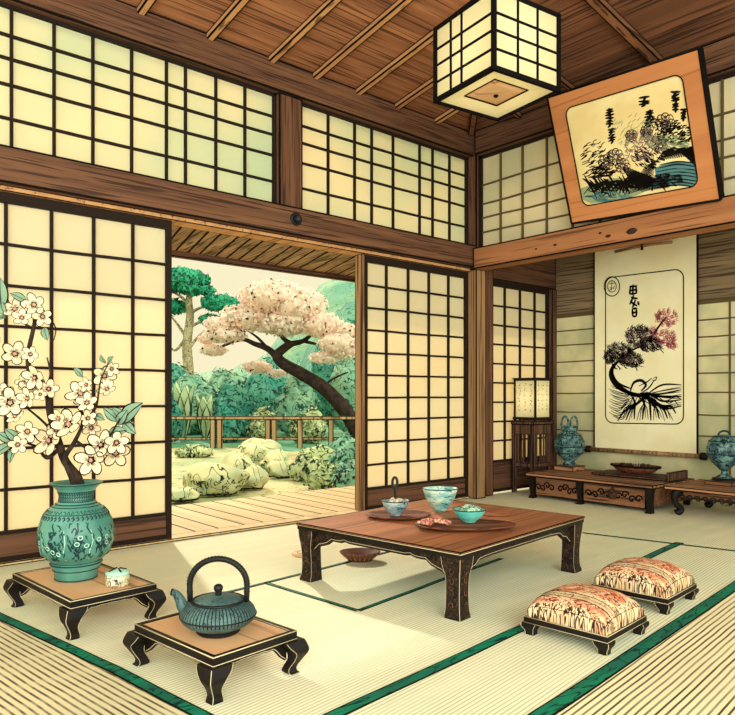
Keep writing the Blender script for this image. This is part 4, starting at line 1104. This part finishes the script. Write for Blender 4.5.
gv = thing('globe_vase', 'round blue glazed jar on a stem at the right end of the alcove', 'jar', (6.16, 2.50, bh))
b = MB(); b.box(-.125, .125, -.11, .11, 0, .035, .006); b.lathe([(.1, .035), (.095, .055), (.05, .06)], 24, m=1); b.build('plinth', ['bench_body', 'lacquer'], gv)
b = MB(); b.lathe([(0, .055), (.07, .055), (.06, .07), (.028, .09), (.026, .12), (.05, .14), (.10, .19), (.138, .26), (.142, .31), (.12, .37), (.08, .41), (.05, .42), (0, .425)], 36); b.build('body', ['blue_pot'], gv)
b = MB()
for z_, r_ in ((.13, .04), (.26, .139), (.37, .122), (.41, .082)): b.tube([(math.cos(t/32*6.2832)*r_, math.sin(t/32*6.2832)*r_, z_) for t in range(33)], .0045, 6, cap=False)
b.build('glaze_rings', ['glaze_dark'], gv)
b = MB(); b.tube([Vector((0, 0, .42))+RIGHT*(math.cos(t/12*3.14)*.05)+Vector((0, 0, math.sin(t/12*3.14)*.035)) for t in range(13)], .009, 8); b.build('handle', ['glaze_dark'], gv)

# boat-shaped bowl and tray at the bench centre
ty = thing('long_tray', 'long dark tray with an upturned end at the middle of the bench', 'tray', (6.1, 3.22, bh))
b = MB(); b.box(-.17, .17, -.34, .40, .008, .030, .006); b.box(-.17, .17, -.36, -.33, .008, .085, .006); b.box(-.15, .15, .30, .33, 0, .008); b.box(-.15, .15, -.3, -.27, 0, .008); b.build('board', ['stand_wood', 'ink_black'], ty)
bw = thing('oval_bowl', 'boat-shaped brown bowl lying on the long dark tray', 'bowl', (6.12, 3.28, bh+.03))
b = MB(); b.lathe([(0, 0), (.12, 0), (.19, .03), (.24, .075), (.232, .078), (.18, .04), (0, .03)], 36, sx=.5, sy=1); b.lathe([(.241, .06), (.247, .07), (.242, .08)], 36, sx=.5, sy=1, m=1); b.build('body', ['tray_wood', 'ink_black'], bw)
b = MB(); rr = random.Random(6)
for k in range(18): b.ico((rr.uniform(-.05, .05), rr.uniform(-.15, .15), .06+.02*rr.random()), .022, 1, 0, .4, 3, k)
for k in range(6): b.tube([(0, -.04+k*.015, .06), (rr.uniform(-.02, .02), -.05+k*.02, .15)], .003, 5, 1)
o = b.build('contents', ['fretwork', 'cream_edge_line'], bw); o['kind'] = 'stuff'

# ------------------------------------------------------------------ hanging scroll
SX = 6.535
sc = thing('hanging_scroll', 'tall hanging scroll of an ink-painted twisted tree with pink blossom', 'scroll', (SX, 3.42, .43))
b = MB(); b.box(SX, SX+.006, 2.893, 3.955, .44, 2.52); b.build('paper', ['scroll_paper'], sc, True)
for y in (2.893, 3.955): b = MB(); b.box(SX-.001, SX+.007, y-.008, y+.008, .44, 2.52); b.build('edge', ['ink_black'], sc, True)
b = MB(); b.tube([(SX-.012, 2.86, .435), (SX-.012, 3.99, .435)], .022, 12)
b.build('rod', ['post_light'], sc, True)
for y in (2.83, 4.02):
    b = MB(); b.tube([(SX-.012, y-.025, .435), (SX-.012, y+.025, .435)], .036, 14); b.build('rod_knob', ['lacquer'], sc, True)
b = MB(); b.tube([on_x(615, 252, SX-.02), on_x(640, 246, SX-.02), on_x(672, 242, SX-.02)], .014, 8); b.build('hanger_bar', ['bench_top'], sc, True)
b = MB(); b.tube([on_x(642, 250, SX-.025), on_x(642, 236, SX-.025)], .012, 8); b.build('hook', ['ink_black'], sc, True)
def s2(X, Y, o=.003): return on_x(580+X/2.978, 230+Y/2.978, SX-o)
NX = Vector((-1, 0, 0)); b = MB()
def rrect(x0, y0, x1, y1, yr, r, mp):   # rounded frame; y tops may differ left and right
    pts = []
    for (cx_, cy_, a0) in ((x1-r, yr+r, -90), (x1-r, y1[1]-r, 0), (x0+r, y1[0]-r, 90), (x0+r, y0+r, 180)):
        for k in range(7): a = R(a0+k*15); pts.append(mp(cx_+math.cos(a)*r, cy_+math.sin(a)*r))
    pts.append(pts[0]); return pts
b.ribbon(rrect(76, 140, 308, (575, 578), 118, 24, s2), .011, NX, 0, False)
b.ribbon([s2(95+math.cos(t*.3142)*23, 168+math.sin(t*.3142)*29) for t in range(21)], .011, NX, 0, False)
b.ribbon([s2(95+math.cos(t*.3142)*13, 168+math.sin(t*.3142)*17) for t in range(21)], .008, NX, 0, False)
for q in ([(86, 160), (104, 158)], [(88, 172), (102, 174)], [(95, 152), (93, 180)], [(86, 180), (104, 168)]): b.ribbon([s2(*p) for p in q], .008, NX, 0)
# three brush characters
for q in ([(147, 168), (170, 166)], [(149, 180), (169, 176)], [(158, 162), (157, 192)], [(148, 190), (168, 188)], [(150, 170), (148, 192)], [(167, 168), (168, 190)],
          [(152, 200), (172, 204)], [(160, 194), (148, 222)], [(150, 212), (170, 226)], [(165, 208), (156, 232)], [(172, 212), (176, 224)],
          [(156, 234), (168, 232)], [(156, 234), (157, 256)], [(168, 232), (168, 256)], [(156, 245), (168, 244)], [(156, 256), (169, 256)]):
    p0, p1 = q; b.ribbon([s2(*p0), s2((p0[0]+p1[0])/2, (p0[1]+p1[1])/2+1.5), s2(*p1)], .024, NX, 0)
def brush(pts, w, m=0, taper=True):
    b.ribbon(spline([s2(*p) for p in pts], 5), w, NX, m, taper)
brush([(122, 385), (100, 405), (92, 432), (108, 462), (140, 482), (175, 490)], .05)
brush([(104, 400), (96, 425), (112, 455), (150, 472)], .03); brush([(150, 480), (160, 455), (182, 448), (196, 462), (182, 480)], .03)
brush([(178, 488), (205, 470), (222, 445)], .014); brush([(175, 465), (200, 452), (214, 440)], .012); brush([(218, 442), (228, 438), (224, 448), (214, 446)], .01)
brush([(185, 345), (215, 315), (240, 280), (258, 258)], .02, 0); brush([(120, 385), (150, 360), (190, 345)], .018); brush([(120, 395), (150, 398), (190, 408)], .01)
rr = random.Random(8)
for (cx_, cy_, rx_, ry_, n_) in ((118, 362, 44, 28, 230), (152, 384, 38, 22, 180), (178, 316, 42, 34, 260), (210, 338, 34, 22, 150), (92, 376, 20, 22, 80)):
    for k in range(n_):
        a_ = rr.random()*6.28; q_ = rr.random()**.5; x_ = cx_+math.cos(a_)*q_*rx_; y_ = cy_+math.sin(a_)*q_*ry_
        pts = [s2(x_+math.cos(t*1.1)*rr.uniform(3, 6), y_+math.sin(t*1.1)*rr.uniform(3, 6)) for t in range(5)]
        b.ribbon(pts, .007, NX, 0 if rr.random() < .72 else 2)
for (cx_, cy_, rx_, ry_, n_) in ((258, 260, 34, 26, 90), (256, 318, 30, 24, 75), (275, 345, 14, 10, 20), (220, 300, 10, 16, 16)):
    for k in range(n_):
        a_ = rr.random()*6.28; q_ = rr.random()**.5; x_ = cx_+math.cos(a_)*q_*rx_; y_ = cy_+math.sin(a_)*q_*ry_
        b.ribbon([s2(x_+math.cos(t*1.1)*rr.uniform(3, 6), y_+math.sin(t*1.1)*rr.uniform(3, 6)) for t in range(6)], .007, NX, 1)
for k in range(24):                      # roots sweeping down and to the right
    f = k/23; sx0 = 150+rr.uniform(0, 60); sy0 = 486+rr.uniform(-6, 10)
    x1_ = 112+f*190; y1_ = 572-rr.uniform(0, 14) if f < .86 else 572-(f-.86)*480
    if f > .8: sx0 += 20
    brush([(sx0, sy0), (sx0*.55+x1_*.45+8, sy0+22+rr.uniform(0, 10)), (sx0*.2+x1_*.8+3, sy0*.4+y1_*.6), (x1_, y1_)], .010 if k % 3 else .024)
for k in range(14): y_ = 462+k*5; brush([(205+rr.uniform(-8, 8), 488), (245, y_+rr.uniform(-4, 12)), (302, y_+rr.uniform(-3, 3))], .009 if k % 3 else .018)
for k in range(20):
    y_ = 458+k*5; x_ = 84+rr.uniform(0, 14); brush([(x_, y_), (x_+30, y_+10), (150+rr.uniform(-8, 14), y_*.4+300+rr.uniform(-6, 8))], .008)
brush([(120, 470), (150, 488), (180, 492), (205, 488), (232, 500)], .042)
for k in range(24):
    x_ = rr.choice((95, 110, 130, 160, 180, 200, 235)); y_ = 392+rr.random()*14-(52 if x_ > 165 else 0); brush([(x_, y_), (x_+rr.uniform(2, 10), y_+8), (x_+rr.uniform(6, 18), y_+14)], .008)
b.build('ink_painting', ['ink_black', 'art_pink', 'art_mauve'], sc, True)

# ------------------------------------------------------------------ leaning framed picture above the tokonoma beam
pf = thing('framed_picture', 'orange wood framed ink picture leaning out above the alcove beam', 'picture', (5.07, 2.69, 2.405))
BLp, BRp = Vector((5.09, 3.289, 2.43)), Vector((5.09, 2.091, 2.375)); TLp, TRp = Vector((4.745, 3.289, 3.385)), Vector((4.745, 2.091, 3.33))
U = (BRp-BLp); V = (TLp-BLp); NF = U.cross(V).normalized()
if NF.x > 0: NF = -NF
def pq(u, v, o=0): return (BLp*(1-u)+BRp*u)*(1-v)+(TLp*(1-u)+TRp*u)*v+NF*o
b = MB(); fu, fv = .112, .12
ring_o = [(0, 0), (1, 0), (1, 1), (0, 1)]; T_ = 0.0; ri = []; ro_ = []
for (cu, cv, a0, oc) in ((fu, fv, 180, (0, 0)), (1-fu, fv, 270, (1, 0)), (1-fu, 1-fv, 0, (1, 1)), (fu, 1-fv, 90, (0, 1))):
    rr_ = .05
    for k in range(7):
        a = R(a0+k*15); ri.append((cu+(rr_ if cu < .5 else -rr_)+math.cos(a)*rr_, cv+(rr_ if cv < .5 else -rr_)*1.2+math.sin(a)*rr_*1.2)); ro_.append(oc)
n_ = len(ri)
for k in range(n_):
    k2 = (k+1) % n_
    if ro_[k] == ro_[k2]: b.face([pq(*ro_[k]), pq(*ri[k2]), pq(*ri[k])], 0)
    else: b.face([pq(*ro_[k]), pq(*ro_[k2]), pq(*ri[k2]), pq(*ri[k])], 0)
    b.face([pq(*ri[k]), pq(*ri[k2]), pq(*ri[k2], -.02), pq(*ri[k], -.02)], 1)
for k in range(4): o0, o1 = ring_o[k], ring_o[(k+1) % 4]; b.face([pq(*o0), pq(*o1), pq(*o1, -.075), pq(*o0, -.075)], 1)
b.face([pq(*q, -.075) for q in ring_o], 1)
for ring, w_ in ((ring_o, .009), (ri, .0045)):
    P = [pq(*q, .001) for q in ring]+[pq(*ring[0], .001)]
    for k in range(len(P)-1): b.tube([P[k], P[k+1]], w_, 6, 1)
b.build('frame', ['frame_wood', 'ink_black'], pf, True)
b = MB(); b.face([pq(*q, -.012) for q in ((.05, .05), (.95, .05), (.95, .95), (.05, .95))]); b.build('backing', ['frame_wood'], pf, True)
# art: zoom coordinates of the picture (735 px for 195 px) onto its plane
def a2(X, Y, o=-.008):
    px, py = 540+X/3.765, 40+Y/3.765; r = ray(px, py); p0 = pq(.5, .5, o); t = (p0-Vector((0, 0, 1))).dot(NF)/r.dot(NF); return Vector((0, 0, 1))+r*t
cor = [((95, 265), (545, 130)), ((605, 555), (155, 635))]
quad = [(97, 262), (545, 132), (605, 552), (158, 634)]
def rounded(quad, r=26):
    out = []
    for k in range(4):
        p = Vector(quad[k]+(0,)); a_ = Vector(quad[k-1]+(0,)); c_ = Vector(quad[(k+1) % 4]+(0,))
        s_ = p+(a_-p).normalized()*r; e_ = p+(c_-p).normalized()*r
        for t in range(6): f = t/5; q_ = s_*(1-f)**2+p*2*f*(1-f)+e_*f*f; out.append((q_.x, q_.y))
    return out
b = MB(); b.face([pq(*q, -.009) for q in ((.06, .06), (.94, .06), (.94, .94), (.06, .94))]); b.build('mat_paper', ['art_paper'], pf, True)
b = MB()
def br2(pts, w, m=0): b.ribbon(spline([a2(*p) for p in pts], 4), w, NF, m)
rr = random.Random(21)
def wash(pts, m): b.face([a2(*p, -.0086) for p in pts], m)
wash([(150, 560), (260, 520), (380, 520), (420, 560), (330, 600), (190, 615), (160, 600)], 3)
wash([(430, 480), (520, 462), (588, 455), (598, 530), (500, 545), (440, 530)], 1)
wash([(240, 430), (290, 415), (340, 440), (335, 490), (270, 500), (235, 470)], 2) if False else None
def scribble(cx_, cy_, rx_, ry_, n_, w, m=0, L=10, ang=None):
    for k in range(n_):
        a_ = rr.random()*6.28; q_ = rr.random()**.5; x_ = cx_+math.cos(a_)*q_*rx_; y_ = cy_+math.sin(a_)*q_*ry_
        d_ = (ang if ang is not None else rr.random()*6.28)+rr.uniform(-.3, .3)
        br2([(x_, y_), (x_+math.cos(d_)*L*.5+rr.uniform(-3, 3), y_+math.sin(d_)*L*.5+rr.uniform(-3, 3)), (x_+math.cos(d_)*L, y_+math.sin(d_)*L)], w, m)
def glyph(x0, y0, hgt, wd):
    for k in range(int(hgt/11)):
        y_ = y0+k*11; w2 = wd*rr.uniform(.7, 1.1)
        br2([(x0-w2, y_+rr.uniform(-1, 5)), (x0, y_+rr.uniform(-3, 3)), (x0+w2, y_+rr.uniform(-6, 1))], .017)
        br2([(x0+rr.uniform(-w2, w2)*.6, y_-5), (x0+rr.uniform(-4, 4), y_+3), (x0+rr.uniform(-w2, w2)*.8, y_+12)], .019)
glyph(262, 262, 70, 17); glyph(270, 335, 55, 14); glyph(392, 218, 38, 22); glyph(412, 268, 60, 20); glyph(510, 196, 78, 18); glyph(540, 262, 50, 12)
for (cx_, cy_, r_) in ((472, 312, 40), (285, 440, 34), (250, 462, 32), (312, 474, 30), (455, 400, 28), (345, 360, 24), (400, 345, 24)):
    for j in range(8):
        a_ = j*.785; br2([(cx_+math.cos(a_)*r_*.58+math.cos(t*1.05)*r_*.36, cy_+math.sin(a_)*r_*.58+math.sin(t*1.05)*r_*.36) for t in range(7)], .009)
    scribble(cx_, cy_, r_*.7, r_*.7, 22, .007, 2, 8)
scribble(500, 352, 70, 45, 110, .011, 0, 18, -.4); scribble(470, 385, 80, 30, 70, .010, 3, 26, .2); scribble(450, 345, 60, 60, 60, .008, 0, 14)
scribble(390, 400, 80, 55, 120, .008, 2, 18); scribble(340, 350, 90, 60, 70, .006, 3, 20, -.9); scribble(200, 440, 55, 55, 80, .007, 0, 20, -.5)
scribble(210, 500, 60, 22, 60, .010, 0, 26, -.3); scribble(400, 440, 60, 40, 70, .009, 0, 18, .5)
for k in range(44):
    x_ = 160+k*6.5; br2([(x_, 515+rr.uniform(-10, 30)), (x_+20, 540+rr.uniform(-5, 15)), (x_+rr.uniform(10, 60), 578+rr.uniform(-14, 30)-k*.9)], .016)
for k in range(34): x_ = 165+k*6; br2([(x_, 600+rr.uniform(-50, 10)-k*1.2), (x_+30, 585+rr.uniform(-40, 5)-k*1.2), (x_+70, 568+rr.uniform(-40, 5)-k*1.2)], .011)
for k in range(18): br2([(310+k*6, 470+k*2.5), (335+k*7, 520+k), (385+k*6, 572-k)], .011)
for k in range(18): br2([(325+k*4, 580-k*6), (375+k*3.4, 565-k*6.4), (430, 548-k*5.5)], .008)
for k in range(22):
    y_ = 462+k*4.4; br2([(450-k*2, y_+8), (520, y_-6+rr.uniform(-3, 3)), (596, y_+4)], .010, 1 if k % 3 else 0)
for k in range(20): br2([(440+k*7, 455-k), (470+k*6, 418-k), (510+k*4, 402+k*4)], .014)
scribble(470, 525, 60, 20, 60, .015, 0, 18, .2); scribble(250, 590, 90, 20, 60, .010, 1, 26, .15); scribble(560, 425, 30, 14, 40, .012, 0, 24, -.1)
b.build('ink_picture', ['ink_black', 'art_teal', 'art_mauve', 'art_green'], pf, True)

# ------------------------------------------------------------------ pendant lantern
pn = thing('pendant_lantern', 'square paper pendant lantern with black grid frame under the ceiling', 'lantern', (3.40, 2.73, 2.83), R(-8))
A, B_, Hh = .262, .262, .47
b = MB(); b.box(-A+.004, A-.004, -B_+.004, B_-.004, .03, Hh-.01); 
b.f = b.f[1:]; b.mi = b.mi[1:]; b.sm = b.sm[1:]          # open underside
b.build('paper_shade', ['lamp_paper'], pn)
b = MB(); w = .012
for sx_ in (-1, 1):
    for sy_ in (-1, 1): b.box(sx_*A-w, sx_*A+w, sy_*B_-w, sy_*B_+w, 0, Hh)
for z0_, z1_ in ((0, .026), (Hh-.02, Hh)):
    for s in (-1, 1): b.box(-A, A, s*B_-w, s*B_+w, z0_, z1_); b.box(s*A-w, s*A+w, -B_, B_, z0_, z1_)
b.build('frame', ['ink_black'], pn)
b = MB(); t_ = .0055
for z in (.125, .23, .33):
    for s in (-1, 1): b.box(-A, A, s*B_-t_, s*B_+t_, z-t_, z+t_); b.box(s*A-t_, s*A+t_, -B_, B_, z-t_, z+t_)
for s in (-1, 1):
    for u in (-.075, .085): b.box(u-t_, u+t_, s*B_-t_, s*B_+t_, 0, Hh)
    for u in (.015, .115): b.box(s*A-t_, s*A+t_, u-t_, u+t_, 0, Hh)
b.build('grid', ['ink_black'], pn)
b = MB(); r0, r1 = A-.012, .135                          # sloped underside and inner diffuser
for k in range(4):
    c = [(-1, -1), (1, -1), (1, 1), (-1, 1)]; p, q = c[k], c[(k+1) % 4]
    b.face([(p[0]*r0, p[1]*r0, .012), (q[0]*r0, q[1]*r0, .012), (q[0]*r1, q[1]*r1, .03), (p[0]*r1, p[1]*r1, .03)])
b.build('underside', ['lamp_paper'], pn)
b = MB(); b.lathe([(.0, .012), (.14, .018), (.19, .032), (.185, .05)], 4, smooth=False); d_ = b.build('diffuser', ['tan_panel'], pn); d_.rotation_euler.z = R(45)
b = MB(); b.tube([(math.cos(k/4*6.2832)*.192, math.sin(k/4*6.2832)*.192, .028) for k in range(5)], .005, 6, cap=False); b.lathe([(0, -.004), (.014, .004), (.016, .014), (0, .016)], 12); b.build('diffuser_ring', ['ink_black'], d_)
b = MB(); zt = zc(3.405, 2.715)-2.84; b.tube([(0, 0, Hh-.01), (0, 0, zt)], .006, 8); b.lathe([(.0, zt-.03), (.05, zt-.02), (.05, zt), (0, zt)], 20); b.build('cord', ['iron_black'], pn)
pld = bpy.data.lights.new('pendant_bulb', 'POINT'); pld.energy = 2.2; pld.shadow_soft_size = .07; pld.color = (1, .92, .74)
plo = bpy.data.objects.new('pendant_bulb', pld); COL.objects.link(plo); plo.parent = pn; plo.location = (0, 0, .22)
